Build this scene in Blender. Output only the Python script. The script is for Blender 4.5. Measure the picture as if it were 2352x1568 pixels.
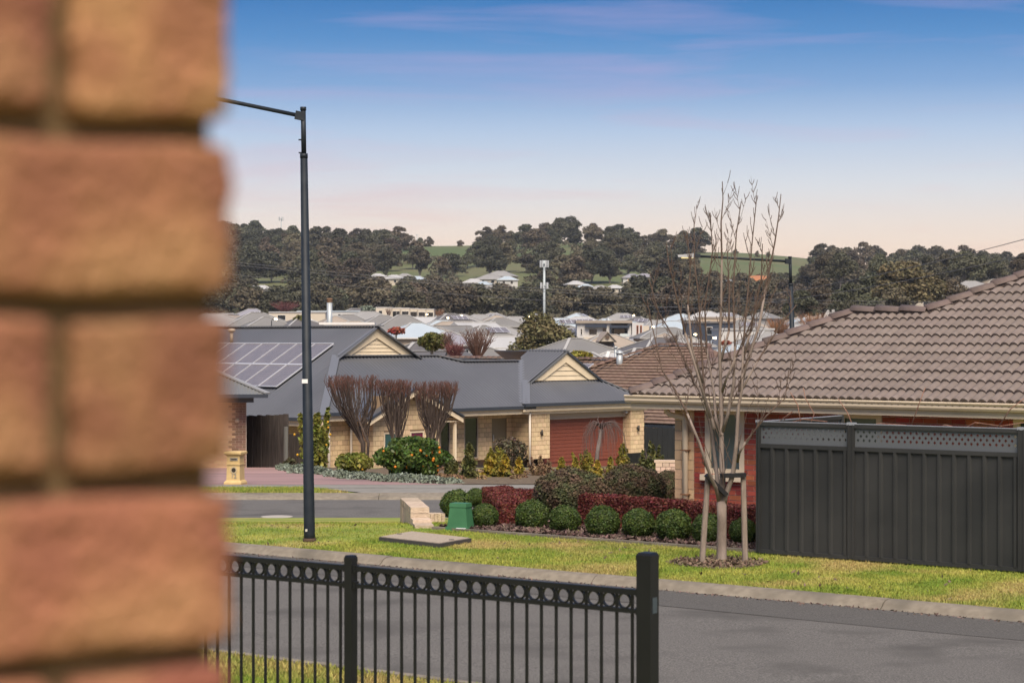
import bpy, math, random
import numpy as np
from mathutils import Vector, Matrix

for _o in list(bpy.data.objects): bpy.data.objects.remove(_o)
scene = bpy.context.scene
COL = scene.collection
R = math.radians
rnd = random.Random(7)
EYE = 2.95                      # eye height above the verge of the corner
FPX, CX, HY = 4573.0, 1176.0, 776.0   # focal length, centre column and horizon row of the survey grid

# ------------------------------------------------------------------ camera
cam_d = bpy.data.cameras.new('camera'); cam = bpy.data.objects.new('camera', cam_d); COL.objects.link(cam)
cam.location = (0, 0, EYE); cam.rotation_euler = (R(90), 0, 0)
cam_d.sensor_width = 36; cam_d.lens = 70; cam_d.shift_y = -0.0034
cam_d.clip_start = 0.05; cam_d.clip_end = 12000
cam_d.dof.use_dof = True; cam_d.dof.focus_distance = 48; cam_d.dof.aperture_fstop = 5.2
scene.camera = cam

# ------------------------------------------------------------------ sky
SUN_EL, SUN_AZ = 52, 172        # the dusk glow comes from behind the camera, from a little to the right
world = bpy.data.worlds.new('World'); scene.world = world; world.use_nodes = True
wn = world.node_tree.nodes; wl = world.node_tree.links; wn.clear()
def WN(t, **k):
    n = wn.new(t)
    for a, b in k.items(): setattr(n, a, b)
    return n
w_out = WN('ShaderNodeOutputWorld'); w_bg = WN('ShaderNodeBackground')
w_sky = WN('ShaderNodeTexSky', sky_type='NISHITA', sun_disc=False)
w_sky.sun_elevation = R(6); w_sky.sun_rotation = R(SUN_AZ)
w_tc = WN('ShaderNodeTexCoord'); w_sep = WN('ShaderNodeSeparateXYZ'); wl.new(w_tc.outputs['Generated'], w_sep.inputs[0])
w_ramp = WN('ShaderNodeValToRGB'); cr = w_ramp.color_ramp
def lin(r, g, b):
    f = lambda c: (c/255/12.92 if c/255 <= .04045 else ((c/255+.055)/1.055)**2.4)
    return (f(r), f(g), f(b), 1)
stops = [(0.0, lin(248, 214, 188)), (.040, lin(251, 226, 204)), (.056, lin(240, 226, 216)), (.076, lin(219, 223, 230)), (.103, lin(180, 201, 229)),
         (.125, lin(130, 168, 215)), (.148, lin(84, 142, 202)), (.170, lin(48, 118, 186)), (.45, lin(52, 108, 172)), (1.0, lin(50, 96, 160))]
while len(cr.elements) < len(stops): cr.elements.new(.5)
for e, (p, c) in zip(cr.elements, stops): e.position = p; e.color = c
wl.new(w_sep.outputs['Z'], w_ramp.inputs[0])
# thin pink dusk clouds, drawn out along the horizon
w_map = WN('ShaderNodeMapping'); w_map.inputs['Scale'].default_value = (3.4, 3.4, 38); wl.new(w_tc.outputs['Generated'], w_map.inputs[0])
w_n = WN('ShaderNodeTexNoise'); w_n.inputs['Scale'].default_value = 1.7; w_n.inputs['Detail'].default_value = 4; w_n.inputs['Roughness'].default_value = .55
w_n.inputs['Distortion'].default_value = .35; wl.new(w_map.outputs[0], w_n.inputs['Vector'])
w_cr = WN('ShaderNodeValToRGB'); w_cr.color_ramp.elements[0].position = .49; w_cr.color_ramp.elements[1].position = .74
wl.new(w_n.outputs['Fac'], w_cr.inputs[0])
w_mask = WN('ShaderNodeMapRange'); w_mask.inputs['From Min'].default_value = .0; w_mask.inputs['From Max'].default_value = .19
w_mask.inputs['To Min'].default_value = .55; w_mask.inputs['To Max'].default_value = .34; wl.new(w_sep.outputs['Z'], w_mask.inputs[0])
w_mul = WN('ShaderNodeMath', operation='MULTIPLY'); wl.new(w_cr.outputs[0], w_mul.inputs[0]); wl.new(w_mask.outputs[0], w_mul.inputs[1])
w_cc = WN('ShaderNodeValToRGB'); w_cc.color_ramp.elements[0].position = .05; w_cc.color_ramp.elements[0].color = lin(240, 190, 178)
w_cc.color_ramp.elements[1].position = .13; w_cc.color_ramp.elements[1].color = lin(186, 168, 214); wl.new(w_sep.outputs['Z'], w_cc.inputs[0])
w_mix = WN('ShaderNodeMixRGB'); wl.new(w_mul.outputs[0], w_mix.inputs[0]); wl.new(w_ramp.outputs[0], w_mix.inputs[1]); wl.new(w_cc.outputs[0], w_mix.inputs[2])
w_sc = WN('ShaderNodeMixRGB', blend_type='ADD'); w_sc.inputs[0].default_value = 1
w_k = WN('ShaderNodeMixRGB', blend_type='MULTIPLY'); w_k.inputs[0].default_value = 1; w_k.inputs[2].default_value = (.004, .004, .004, 1)
wl.new(w_sky.outputs[0], w_k.inputs[1]); wl.new(w_mix.outputs[0], w_sc.inputs[1]); wl.new(w_k.outputs[0], w_sc.inputs[2])
wl.new(w_sc.outputs[0], w_bg.inputs[0]); w_bg.inputs[1].default_value = 0.745
wl.new(w_bg.outputs[0], w_out.inputs[0])

# ------------------------------------------------------------------ sun (the broad soft glow of the western sky)
sun_d = bpy.data.lights.new('sun', 'SUN'); sun = bpy.data.objects.new('sun', sun_d); COL.objects.link(sun)
sun_d.energy = 4.9; sun_d.angle = R(42); sun_d.color = (1, .87, .72)
_az = R(SUN_AZ); _sd = Vector((math.sin(_az)*math.cos(R(SUN_EL)), math.cos(_az)*math.cos(R(SUN_EL)), math.sin(R(SUN_EL))))
sun.rotation_euler = (-_sd).to_track_quat('-Z', 'Y').to_euler(); sun.location = (-20, -60, 60)

# ------------------------------------------------------------------ view
vs = scene.view_settings; vs.view_transform = 'Standard'; vs.look = 'None'; vs.exposure = 0.42; vs.gamma = 1.0; vs.use_curve_mapping = False
scene.render.engine = 'CYCLES'

# ------------------------------------------------------------------ materials
MATS = {}
def M(name, c1, c2=None, scale=4.0, rough=.85, island=0.0, orand=0.0, bump=0.0, bscale=40.0, metal=0.0, stretch=None, lo=.35, hi=.65,
      emit=None, est=1.0, coord='Object', spec=.35, detail=4, c3=None, c3scale=.7, trans=0.0):
    if name in MATS: return MATS[name]
    m = bpy.data.materials.new(name); m.use_nodes = True; MATS[name] = m
    nt = m.node_tree; N = nt.nodes; L = nt.links; b = N['Principled BSDF']
    b.inputs['Roughness'].default_value = rough; b.inputs['Metallic'].default_value = metal
    b.inputs['Specular IOR Level'].default_value = spec
    m.diffuse_color = (*c1, 1)
    tc = N.new('ShaderNodeTexCoord'); src = tc.outputs[coord]
    if coord == 'World': pass
    if stretch:
        mp = N.new('ShaderNodeMapping'); mp.inputs['Scale'].default_value = stretch; L.new(src, mp.inputs[0]); src = mp.outputs[0]
    def mixc(fac, a, bb):
        x = N.new('ShaderNodeMixRGB')
        if isinstance(fac, (int, float)): x.inputs[0].default_value = fac
        else: L.new(fac, x.inputs[0])
        for i, v in ((1, a), (2, bb)):
            if isinstance(v, tuple): x.inputs[i].default_value = (*v, 1)
            else: L.new(v, x.inputs[i])
        return x
    def noise(sc, det=detail):
        n = N.new('ShaderNodeTexNoise'); n.inputs['Scale'].default_value = sc; n.inputs['Detail'].default_value = det; L.new(src, n.inputs['Vector']); return n
    col = c1
    if c2:
        n = noise(scale); mr = N.new('ShaderNodeMapRange'); mr.inputs['From Min'].default_value = lo; mr.inputs['From Max'].default_value = hi
        L.new(n.outputs['Fac'], mr.inputs[0]); col = mixc(mr.outputs[0], c1, c2).outputs[0]
    if c3:
        n = noise(c3scale, 3); mr = N.new('ShaderNodeMapRange'); mr.inputs['From Min'].default_value = .5; mr.inputs['From Max'].default_value = .68
        L.new(n.outputs['Fac'], mr.inputs[0]); col = mixc(mr.outputs[0], col, c3).outputs[0]
    def hsv(sock, amt, c):
        h = N.new('ShaderNodeHueSaturation'); mr = N.new('ShaderNodeMapRange'); mr.inputs['To Min'].default_value = 1-amt; mr.inputs['To Max'].default_value = 1+amt
        L.new(sock, mr.inputs[0]); L.new(mr.outputs[0], h.inputs['Value'])
        mh = N.new('ShaderNodeMapRange'); mh.inputs['To Min'].default_value = .5-amt*.06; mh.inputs['To Max'].default_value = .5+amt*.06
        fr = N.new('ShaderNodeMath'); fr.operation = 'FRACT'; mu = N.new('ShaderNodeMath'); mu.operation = 'MULTIPLY'; mu.inputs[1].default_value = 7.31
        L.new(sock, mu.inputs[0]); L.new(mu.outputs[0], fr.inputs[0]); L.new(fr.outputs[0], mh.inputs[0]); L.new(mh.outputs[0], h.inputs['Hue'])
        if isinstance(c, tuple): h.inputs['Color'].default_value = (*c, 1)
        else: L.new(c, h.inputs['Color'])
        return h.outputs[0]
    if island: col = hsv(N.new('ShaderNodeNewGeometry').outputs['Random Per Island'], island, col)
    if orand: col = hsv(N.new('ShaderNodeObjectInfo').outputs['Random'], orand, col)
    if isinstance(col, tuple): b.inputs['Base Color'].default_value = (*col, 1)
    else: L.new(col, b.inputs['Base Color'])
    if bump:
        n = noise(bscale, 3); bp = N.new('ShaderNodeBump'); bp.inputs['Strength'].default_value = bump; bp.inputs['Distance'].default_value = .02
        L.new(n.outputs['Fac'], bp.inputs['Height']); L.new(bp.outputs[0], b.inputs['Normal'])
    if emit:
        b.inputs['Emission Color'].default_value = (*emit, 1); b.inputs['Emission Strength'].default_value = est
    if trans:
        t = N.new('ShaderNodeBsdfTranslucent'); mx = N.new('ShaderNodeMixShader'); mx.inputs[0].default_value = trans
        if isinstance(col, tuple): t.inputs[0].default_value = (*col, 1)
        else: L.new(col, t.inputs[0])
        o = N['Material Output']; L.new(b.outputs[0], mx.inputs[1]); L.new(t.outputs[0], mx.inputs[2]); L.new(mx.outputs[0], o.inputs[0])
    return m

# ------------------------------------------------------------------ building helpers
WORG = {}
def worg(p): return WORG.get(p.name, Vector((0, 0, 0))) if p else Vector((0, 0, 0))
def P(x, y, Z): return Vector(((x-CX)/FPX*Z, Z, EYE-(y-HY)/FPX*Z))
def tag(o, label=None, cat=None, group=None, kind=None):
    if label: o['label'] = label
    if cat: o['category'] = cat
    if group: o['group'] = group
    if kind: o['kind'] = kind
    return o
def thing(name, label, cat, loc=(0, 0, 0), group=None, rz=0, scale=1.0):
    o = bpy.data.objects.new(name, None); COL.objects.link(o); o.location = loc; o.rotation_euler = (0, 0, rz)
    o.scale = (scale,)*3 if isinstance(scale, (int, float)) else scale
    o.empty_display_size = .1
    WORG[o.name] = Vector(loc)
    return tag(o, label, cat, group)
def link(name, me, parent=None, loc=None, rot=None, scale=None):
    o = bpy.data.objects.new(name, me); COL.objects.link(o)
    if loc is not None: o.location = loc
    if rot is not None: o.rotation_euler = rot
    if scale is not None: o.scale = scale
    if parent is not None: o.parent = parent
    return o
class MB:
    def __init__(s): s.v = []; s.f = []
    def add(s, vs_, fs):
        n = len(s.v); s.v += [tuple(p) for p in vs_]; s.f += [tuple(i+n for i in f) for f in fs]; return s
    def poly(s, pts): return s.add(pts, [range(len(pts))])
    def box(s, c, d, rz=0, taper=1.0):
        c = Vector(c); x, y, z = d[0]/2, d[1]/2, d[2]/2; ca, sa = math.cos(rz), math.sin(rz); vs_ = []
        for sz in (-1, 1):
            k = taper if sz > 0 else 1
            for sx, sy in ((-1, -1), (1, -1), (1, 1), (-1, 1)):
                px, py = sx*x*k, sy*y*k; vs_.append((c.x+px*ca-py*sa, c.y+px*sa+py*ca, c.z+sz*z))
        return s.add(vs_, [(3, 2, 1, 0), (4, 5, 6, 7), (0, 1, 5, 4), (1, 2, 6, 5), (2, 3, 7, 6), (3, 0, 4, 7)])
    def slab(s, pts, off):
        off = Vector(off); n = len(pts); a = [Vector(p) for p in pts]; b = [p+off for p in a]
        return s.add(a+b, [tuple(range(n-1, -1, -1)), tuple(range(n, 2*n))]+[(i, (i+1) % n, n+(i+1) % n, n+i) for i in range(n)])
    def beam(s, a, b, w, h, up=(0, 0, 1)):
        a = Vector(a); b = Vector(b); d = (b-a).normalized(); up = Vector(up); sd = d.cross(up)
        if sd.length < 1e-4: sd = Vector((1, 0, 0))
        sd.normalize(); u = sd.cross(d); sd *= w/2; u *= h/2
        return s.slab([a-sd-u, a+sd-u, a+sd+u, a-sd+u], b-a)
    def tube(s, pts, rad, n=6, cap=True):
        pts = [Vector(p) for p in pts]; k = len(pts); rad = [rad]*k if isinstance(rad, (int, float)) else rad; base = len(s.v); vs_ = []; fs = []
        prev = None
        for i, p in enumerate(pts):
            d = (pts[min(i+1, k-1)]-pts[max(i-1, 0)])
            d = d.normalized() if d.length > 1e-9 else Vector((0, 0, 1))
            a = prev if prev is not None else (Vector((1, 0, 0)) if abs(d.x) < .9 else Vector((0, 1, 0)))
            a = (a-d*a.dot(d))
            a = a.normalized() if a.length > 1e-6 else d.orthogonal().normalized()
            prev = a; b = d.cross(a)
            for j in range(n):
                t = 2*math.pi*j/n; vs_.append(p+(a*math.cos(t)+b*math.sin(t))*rad[i])
        for i in range(k-1):
            for j in range(n): fs.append((i*n+j, i*n+(j+1) % n, (i+1)*n+(j+1) % n, (i+1)*n+j))
        if cap: fs += [tuple(range(n-1, -1, -1)), tuple((k-1)*n+j for j in range(n))]
        return s.add(vs_, fs)
    def mesh(s, name, mat, smooth=False, org=(0, 0, 0)):
        me = bpy.data.meshes.new(name); o = Vector(org)
        me.from_pydata([(a-o.x, b-o.y, c-o.z) for a, b, c in s.v], [], s.f); me.update()
        if mat: me.materials.append(mat)
        if smooth: me.polygons.foreach_set('use_smooth', [True]*len(me.polygons))
        return me
    def build(s, name, mat, parent=None, smooth=False, org=None):
        g = worg(parent); me = s.mesh(name, mat, smooth, g if org is None else org)
        o = link(name, me, parent); WORG[o.name] = g
        if org is not None: o.location = Vector(org)-g; 
        return o
def npmesh(name, V, F, mat, smooth=False):
    V = np.asarray(V, np.float32); F = np.asarray(F, np.int32); k = F.shape[1]
    me = bpy.data.meshes.new(name); me.vertices.add(len(V)); me.vertices.foreach_set('co', V.ravel())
    me.loops.add(F.size); me.loops.foreach_set('vertex_index', F.ravel()); me.polygons.add(len(F))
    me.polygons.foreach_set('loop_start', np.arange(0, F.size, k, dtype=np.int32)); me.polygons.foreach_set('loop_total', np.full(len(F), k, np.int32))
    me.update(calc_edges=True)
    if mat: me.materials.append(mat)
    if smooth: me.polygons.foreach_set('use_smooth', [True]*len(F))
    return me
def leaves(C, size, rg, nrm=None, jit=.6, aspect=1.6):
    """one small four-cornered leaf face for every point of C"""
    n = len(C); a = rg.normal(size=(n, 3))
    if nrm is not None: nn = nrm+jit*rg.normal(size=(n, 3))
    else: nn = rg.normal(size=(n, 3))
    nn /= np.linalg.norm(nn, axis=1, keepdims=True)+1e-9
    a -= nn*np.sum(a*nn, 1, keepdims=True); a /= np.linalg.norm(a, axis=1, keepdims=True)+1e-9
    b = np.cross(nn, a); s = size*(.6+.8*rg.random((n, 1)))
    A = a*s*aspect*.5; B = b*s*.5
    V = np.stack([C-A, C-B*.9, C+A, C+B*.9], 1).reshape(-1, 3)
    return V, np.arange(4*n).reshape(n, 4)
def sph(rg, n):
    d = rg.normal(size=(n, 3)); return d/np.linalg.norm(d, axis=1, keepdims=True)

# ------------------------------------------------------------------ terrain
ZN = [(-60, 0), (0, 0), (31.5, 0), (39.5, -.62), (47.5, -.74), (55, -1.1), (68, -1.48), (80, -2.35), (92, -3.0), (112, -3.6), (200, -2.8), (350, .8), (480, 4.2), (570, 6.5)]
CREST = [(-4000, 560), (300, 556), (500, 556), (700, 564), (900, 570), (1000, 568), (1060, 567), (1180, 560), (1290, 551), (1400, 559), (1500, 570), (1600, 577), (1700, 580), (1800, 590), (1900, 602), (2000, 612), (2350, 622), (6000, 640)]
def interp(t, x):
    if x <= t[0][0]: return t[0][1]
    for (a, b), (c, d) in zip(t, t[1:]):
        if x <= c:
            k = (x-a)/(c-a); return b+(d-b)*k
    return t[-1][1]
def zn(Z, X=0.0):
    if Z <= 570: return interp(ZN, Z)
    px = CX+FPX*X/max(Z, 1); crest = EYE+(HY-interp(CREST, px))/FPX*1300
    s = (crest-6.5)/56.0
    prof = [(570, 6.5), (690, 6.5+4*s), (850, 6.5+18*s), (1000, 6.5+30.5*s), (1150, 6.5+44*s), (1300, crest), (1420, crest-10), (1800, crest-34), (3000, crest-45), (9000, crest-45)]
    return interp(prof, Z)
def ground_at(x, y, Z0=15, Z1=560):
    """world point where the survey ray meets the terrain"""
    Z = Z0; st = .05
    while Z < Z1:
        p = P(x, y, Z)
        if p.z <= zn(Z, p.x): return p
        Z += st
    return P(x, y, Z1)
# road frame of the street in front
RA = Vector((.806, -.592, 0)); RN = Vector((.592, .806, 0))
def RF(a, n, z=0.0): return RA*a+RN*n+Vector((0, 0, z))
N_KERB, N_ROAD, N_NEAR = 20.65, 20.40, 13.68
# ------------------------------------------------------------------ shared materials
m_grass = M('grass', (.155, .215, .028), (.30, .295, .06), scale=1.1, rough=.95, bump=.6, bscale=60, c3=(.34, .28, .10), c3scale=.55)
m_blade = M('grass_blade', (.185, .26, .034), (.36, .36, .075), scale=1.1, rough=.9, island=.35, c3=(.40, .32, .12), c3scale=.55, trans=.25)
m_asph = M('asphalt', (.060, .057, .052), (.195, .184, .167), scale=60, rough=.93, bump=.6, bscale=120, lo=.3, hi=.7, detail=8, c3=(.086, .081, .073), c3scale=.9)
m_asph2 = M('asphalt_patch', (.046, .044, .040), (.145, .137, .124), scale=60, rough=.93, bump=.6, bscale=120, lo=.3, hi=.7, detail=8)
m_conc = M('kerb_concrete', (.23, .20, .155), (.175, .15, .115), scale=9, rough=.92, bump=.25, bscale=90, c3=(.13, .115, .09), c3scale=1.2)
m_path = M('path_concrete', (.25, .235, .205), (.19, .18, .155), scale=2.5, rough=.92, bump=.2, bscale=60)
m_pink = M('pink_concrete', (.34, .215, .20), (.25, .165, .155), scale=.9, rough=.8, bump=.15, bscale=40, stretch=(.25, 1, 1), c3=(.17, .12, .115), c3scale=.5)
m_mulch = M('mulch', (.06, .038, .030), (.13, .085, .07), scale=45, rough=.97, bump=1.0, bscale=70)
m_chip = M('bark_chip', (.09, .055, .045), (.17, .12, .10), scale=6, rough=.95, island=.6)
m_soil = M('garden_soil', (.10, .07, .045), (.16, .125, .08), scale=6, rough=.97, bump=.7, bscale=40)

# ground sheet: one terrain to the horizon and far beyond the frame
def build_ground():
    Zs = [-60, -20, 0, 10, 20, 30, 40, 46.6, 46.9, 50, 55, 60, 68, 74, 80, 86, 92, 100, 112, 140, 170, 200, 250, 300, 350, 400, 440, 480, 520, 570, 610, 650, 690, 730, 770, 810, 850, 900, 950, 1000, 1050, 1100, 1150, 1200, 1240, 1270, 1300, 1330, 1370, 1420, 1600, 1800, 2200, 3000]
    T = np.concatenate([np.linspace(-1.4, -.3, 9)[:-1], np.linspace(-.3, .3, 61), np.linspace(.3, 1.4, 9)[1:]])
    V = []; F = []
    for Z in Zs:
        for t in T:
            X = t*max(Z, 60)
            tt = X/max(Z, 60)*max(Z, 1)
            z = zn(Z, tt)-(.3 if Z < 46.7 else 0)
            if Z > 690: z += 1.2*math.sin(X*.021)*math.sin(Z*.013+1)
            V.append((X, Z, z))
    w = len(T)
    for i in range(len(Zs)-1):
        for j in range(w-1): F.append((i*w+j, i*w+j+1, (i+1)*w+j+1, (i+1)*w+j))
    m = bpy.data.materials.new('terrain'); m.use_nodes = True; N = m.node_tree.nodes; L = m.node_tree.links; b = N['Principled BSDF']; b.inputs['Roughness'].default_value = .95
    g = N.new('ShaderNodeNewGeometry'); sp = N.new('ShaderNodeSeparateXYZ'); L.new(g.outputs['Position'], sp.inputs[0])
    def nz(sc, c):
        n = N.new('ShaderNodeTexNoise'); n.inputs['Scale'].default_value = sc; n.inputs['Detail'].default_value = 5; L.new(g.outputs['Position'], n.inputs['Vector'])
        r = N.new('ShaderNodeValToRGB'); r.color_ramp.elements[0].position = .38; r.color_ramp.elements[1].position = .62
        r.color_ramp.elements[0].color = (*c[0], 1); r.color_ramp.elements[1].color = (*c[1], 1); L.new(n.outputs[0], r.inputs[0]); return r.outputs[0]
    near = nz(1.2, ((.15, .19, .035), (.25, .23, .07))); town = nz(.05, ((.10, .095, .075), (.16, .145, .12))); hill = nz(.012, ((.075, .105, .028), (.115, .115, .045)))
    def step(a, bb):
        r = N.new('ShaderNodeMapRange'); r.inputs['From Min'].default_value = a; r.inputs['From Max'].default_value = bb; L.new(sp.outputs['Y'], r.inputs[0]); return r.outputs[0]
    x1 = N.new('ShaderNodeMixRGB'); L.new(step(95, 140), x1.inputs[0]); L.new(near, x1.inputs[1]); L.new(town, x1.inputs[2])
    x2 = N.new('ShaderNodeMixRGB'); L.new(step(560, 720), x2.inputs[0]); L.new(x1.outputs[0], x2.inputs[1]); L.new(hill, x2.inputs[2])
    L.new(x2.outputs[0], b.inputs['Base Color'])
    o = link('ground', npmesh('ground', V, F, m, True)); tag(o, kind='structure'); WORG['ground'] = Vector((0, 0, 0)); return o
build_ground()
def gridsheet(name, fn, U, W, mat):
    V = [fn(u, w) for u in U for w in W]; k = len(W)
    F = [(i*k+j, (i+1)*k+j, (i+1)*k+j+1, i*k+j+1) for i in range(len(U)-1) for j in range(k-1)]
    o = link(name, npmesh(name, V, F, mat, True)); WORG[o.name] = Vector((0, 0, 0)); return tag(o, kind='structure')
ar = lambda a, b, n: list(np.linspace(a, b, n))
# verge in front (everything between the kerb and the side street)
def vfn(a, k):
    n1 = max((39.6+.592*a)/.806, 20.75); n = N_KERB+(n1-N_KERB)*k; p = RF(a, n); p.z = zn(p.y)
    d = n-N_KERB
    p.z += .03*math.exp(-d*1.2)*0 - .02*math.exp(-d*3)
    return p
gridsheet('verge', vfn, ar(-37, 26, 80), [0, .02, .05, .08, .12, .16, .2, .25, .3, .36, .42, .5, .6, .7, .8, .9, 1], m_grass)
gridsheet('near_verge', lambda a, n: RF(a, n, .02 if n > 12.5 else .02+(12.5-n)*.03), ar(-40, 30, 30), [-6, 0, 6, 9, 10.7, 11.5, 12.5, 13.2], m_grass)
# road of the front street with its darker resealed band
def rz_(n): return -.085+.05*(1-((n-17)/3.4)**2)
gridsheet('road', lambda a, n: RF(a, n, rz_(n)), ar(-60, 40, 60), ar(13.6, N_ROAD+.02, 12), m_asph)
gridsheet('road_patch', lambda a, k: RF(a, 18.95+.04*math.sin(a*.9)+k*1.43, rz_(18.95+k*1.43)+.004), ar(-40, 30, 80), ar(0, 1, 5), m_asph2)
# side street
gridsheet('side_road', lambda x, y: Vector((x, y, zn(y)-.10)), ar(-70, 60, 30), ar(39.4, 46.55, 8), m_asph)
# kerbs: each cast length between two joints is a piece of its own
def kerb(name, a0, a1, pts_fn, prof, step):
    k = bpy.data.objects.new(name, None); COL.objects.link(k); tag(k, kind='structure'); WORG[k.name] = Vector((0, 0, 0))
    a = a0
    while a < a1-.1:
        b = min(a+step*rnd.choice([1, 1, .8, 1.15]), a1); mb = MB(); n = len(prof)
        A = [pts_fn(a+.006, d, z) for d, z in prof]; B = [pts_fn(b-.006, d, z) for d, z in prof]
        dz = rnd.uniform(-.004, .004); A = [p+Vector((0, 0, dz)) for p in A]; B = [p+Vector((0, 0, dz)) for p in B]
        mb.add(A+B, [(i, i+n, (i+1) % n+n, (i+1) % n) for i in range(n)]+[tuple(range(n)), tuple(range(2*n-1, n-1, -1))])
        mb.build('kerb_length', m_conc, k); a = b
    return k
kp = [(-.02, -.25), (-.02, -.08), (.02, -.055), (.06, -.018), (.10, .003), (.15, .014), (.26, .016), (.26, -.25)]
kerb('kerb', -34, 24, lambda a, d, z: RF(a, N_ROAD+d, z), kp, 3.4)
kerb('near_kerb', -34, 24, lambda a, d, z: RF(a, N_NEAR-d, z), kp, 3.4)
kerb('side_kerb', -60, 40, lambda x, d, z: Vector((x, 46.5+d, zn(47)+z)), [(-.02, -.25), (-.02, -.10), (.1, -.04), (.3, .0), (.55, .03), (.55, -.25)], 3.6)
# far side of the side street: footpath, crossover, pink driveway, planting bed
def zs(x, y, h): return Vector((x, y, zn(y)+h))
gridsheet('footpath', lambda x, y: zs(x, y, .012), ar(-70, 14, 20), ar(51.3, 54.6, 6), m_path)
gridsheet('crossover', lambda k, y: zs(-5.0+(1-(y-47.0)/4.3)*1.6+k*(9.0-1.6*(1-(y-47)/4.3)), y, .008), ar(0, 1, 6), ar(47.04, 51.3, 6), m_path)
E0, E1 = ground_at(650, 1078), ground_at(1062, 1113)
def bed_edge(k):
    x = E0.x+(E1.x-E0.x)*k; y = E0.y+(E1.y-E0.y)*k - 2.2*math.sin(math.pi*k); return x, y
def pinkfn(k, w):
    x1, y1 = bed_edge(k); y0 = 54.6; x0 = -16+k*(17.5)
    if k == 1: pass
    xx = x1*w+(x1 if k > .55 else x0+(x1-x0)*0)*(1-w)
    return zs(x1, y0+(y1-y0)*w, .016)
gridsheet('driveway', pinkfn, ar(0, 1, 24), ar(0, 1, 10), m_pink)
gridsheet('driveway_apron', lambda x, y: zs(x, y, .016), ar(-30, E0.x, 16), ar(54.6, 80, 16), m_pink)
gridsheet('garden_bed', lambda k, w: zs(bed_edge(k)[0]+.02, bed_edge(k)[1]+w*(96-bed_edge(k)[1]), .02), ar(0, 1, 24), ar(0, 1, 12), m_soil)
gridsheet('front_garden', lambda k, w: zs(E1.x+k*14, E1.y+w*38, .02), ar(0, 1, 8), ar(0, 1, 12), m_soil)
# mulch bed of the corner garden, with its concrete edging
def mfn(a, w): p = RF(a, 24.12+w*9, 0); p.z = zn(p.y)+.02+.03*math.sin(a*5)*math.sin(w*40); return p
gridsheet('mulch_bed', mfn, ar(-19.2, -12.2, 40), ar(0, 1, 24), m_mulch)
def bits(name, n, fn, size, mat, rg, lift=.012):
    C = np.array([fn(rg) for _ in range(n)]); V, F = leaves(C, size, rg, np.tile([0, 0, 1.0], (n, 1)), .7, 2.2); V[:, 2] += lift
    o = link(name, npmesh(name, V, F, mat)); return tag(o, kind='stuff')
rg = np.random.default_rng(3)
def chip(r):
    p = RF(r.uniform(-19.2, -12.3), 24.15+r.random()**1.6*4, 0); return (p.x, p.y, zn(p.y)+.025+.02*r.random())
tag(bits('bark_chips', 9000, chip, .045, m_chip, rg), 'loose dark brown bark chips covering the corner garden bed', 'mulch')
def chip2(r):
    a, d = r.uniform(0, 6.28), r.random()**.7; c = P(1650, 1292, 26.1); return (c.x+math.cos(a)*d*.62, c.y+math.sin(a)*d*.6, .012+.02*r.random())
tag(bits('tree_ring_chips', 800, chip2, .03, M('ring_chip', (.11, .075, .05), (.19, .14, .095), scale=6, rough=.95, island=.5), rg), 'brown bark and dirt ring around the staked bare tree', 'mulch')
ring = MB(); c = P(1650, 1292, 26.1); ring.poly([(c.x+.66*math.cos(t)*(1+.12*math.sin(3*t)), c.y+.62*math.sin(t)*(1+.1*math.cos(4*t)), .008) for t in np.linspace(0, 6.28, 28)[:-1]])
tag(ring.build('tree_ring_soil', m_soil), kind='structure')
# grass blades on the verge, the near verge and the strip across the side street
def blades(name, n, fn, h, rg, label):
    C = np.array([fn(rg) for _ in range(n)]); ang = rg.uniform(0, 2*np.pi, n); w = .006+.008*rg.random(n); hh = h*(.4+rg.random(n))
    dx = np.stack([np.cos(ang), np.sin(ang), 0*ang], 1)*w[:, None]; tip = np.stack([rg.normal(0, .35, n)*hh, rg.normal(0, .35, n)*hh, hh], 1)
    V = np.stack([C-dx, C+dx, C+tip], 1).reshape(-1, 3)
    o = link(name, npmesh(name, V, np.arange(3*n).reshape(n, 3), m_blade)); tag(o, label, 'grass', kind='stuff')
def vg(r):
    while True:
        a = r.uniform(-25.5, -6.5); n = N_KERB-.02+r.random()*3.5 if a > -19 else N_KERB+r.random()*11; p = RF(a, n)
        if p.y > 33.5 or abs(p.x/p.y) > .3: continue
        if (p.x-c.x)**2+(p.y-c.y)**2 < .36 and r.random() < .93: continue
        return (p.x, p.y, zn(p.y)-.01)
blades('verge_grass', 95000, vg, .035, rg, 'short yellow green grass on the verge behind the kerb')
def vg2(r):
    a = r.uniform(-15, -8); p = RF(a, r.uniform(11.5, 13.3)); return (p.x, p.y, .02)
blades('near_verge_grass', 26000, vg2, .045, rg, 'bright green grass behind the black metal fence')
def vg3(r):
    y = r.uniform(47.1, 51.3); return (r.uniform(-14, -5.2+(1-(y-47)/4.3)*1.4), y, zn(y))
blades('nature_strip_grass', 24000, vg3, .07, rg, 'green grass strip beyond the side street')

def grit(r):
    p = RF(r.uniform(-25, -5), N_ROAD-abs(r.normal(0, .10))-.02); return (p.x, p.y, -.083)
tag(bits('gutter_grit', 1200, grit, .022, m_chip, rg, .006), 'leaf litter and grit along the kerb gutter', 'litter')
def dead(r):
    p = RF(r.uniform(-24, -7), N_KERB+r.random()*3.2); return (p.x, p.y, zn(p.y)+.015)
tag(bits('fallen_leaves', 90, dead, .032, m_chip, rg, .006), 'scattered dead leaves on the verge grass', 'litter')
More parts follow.
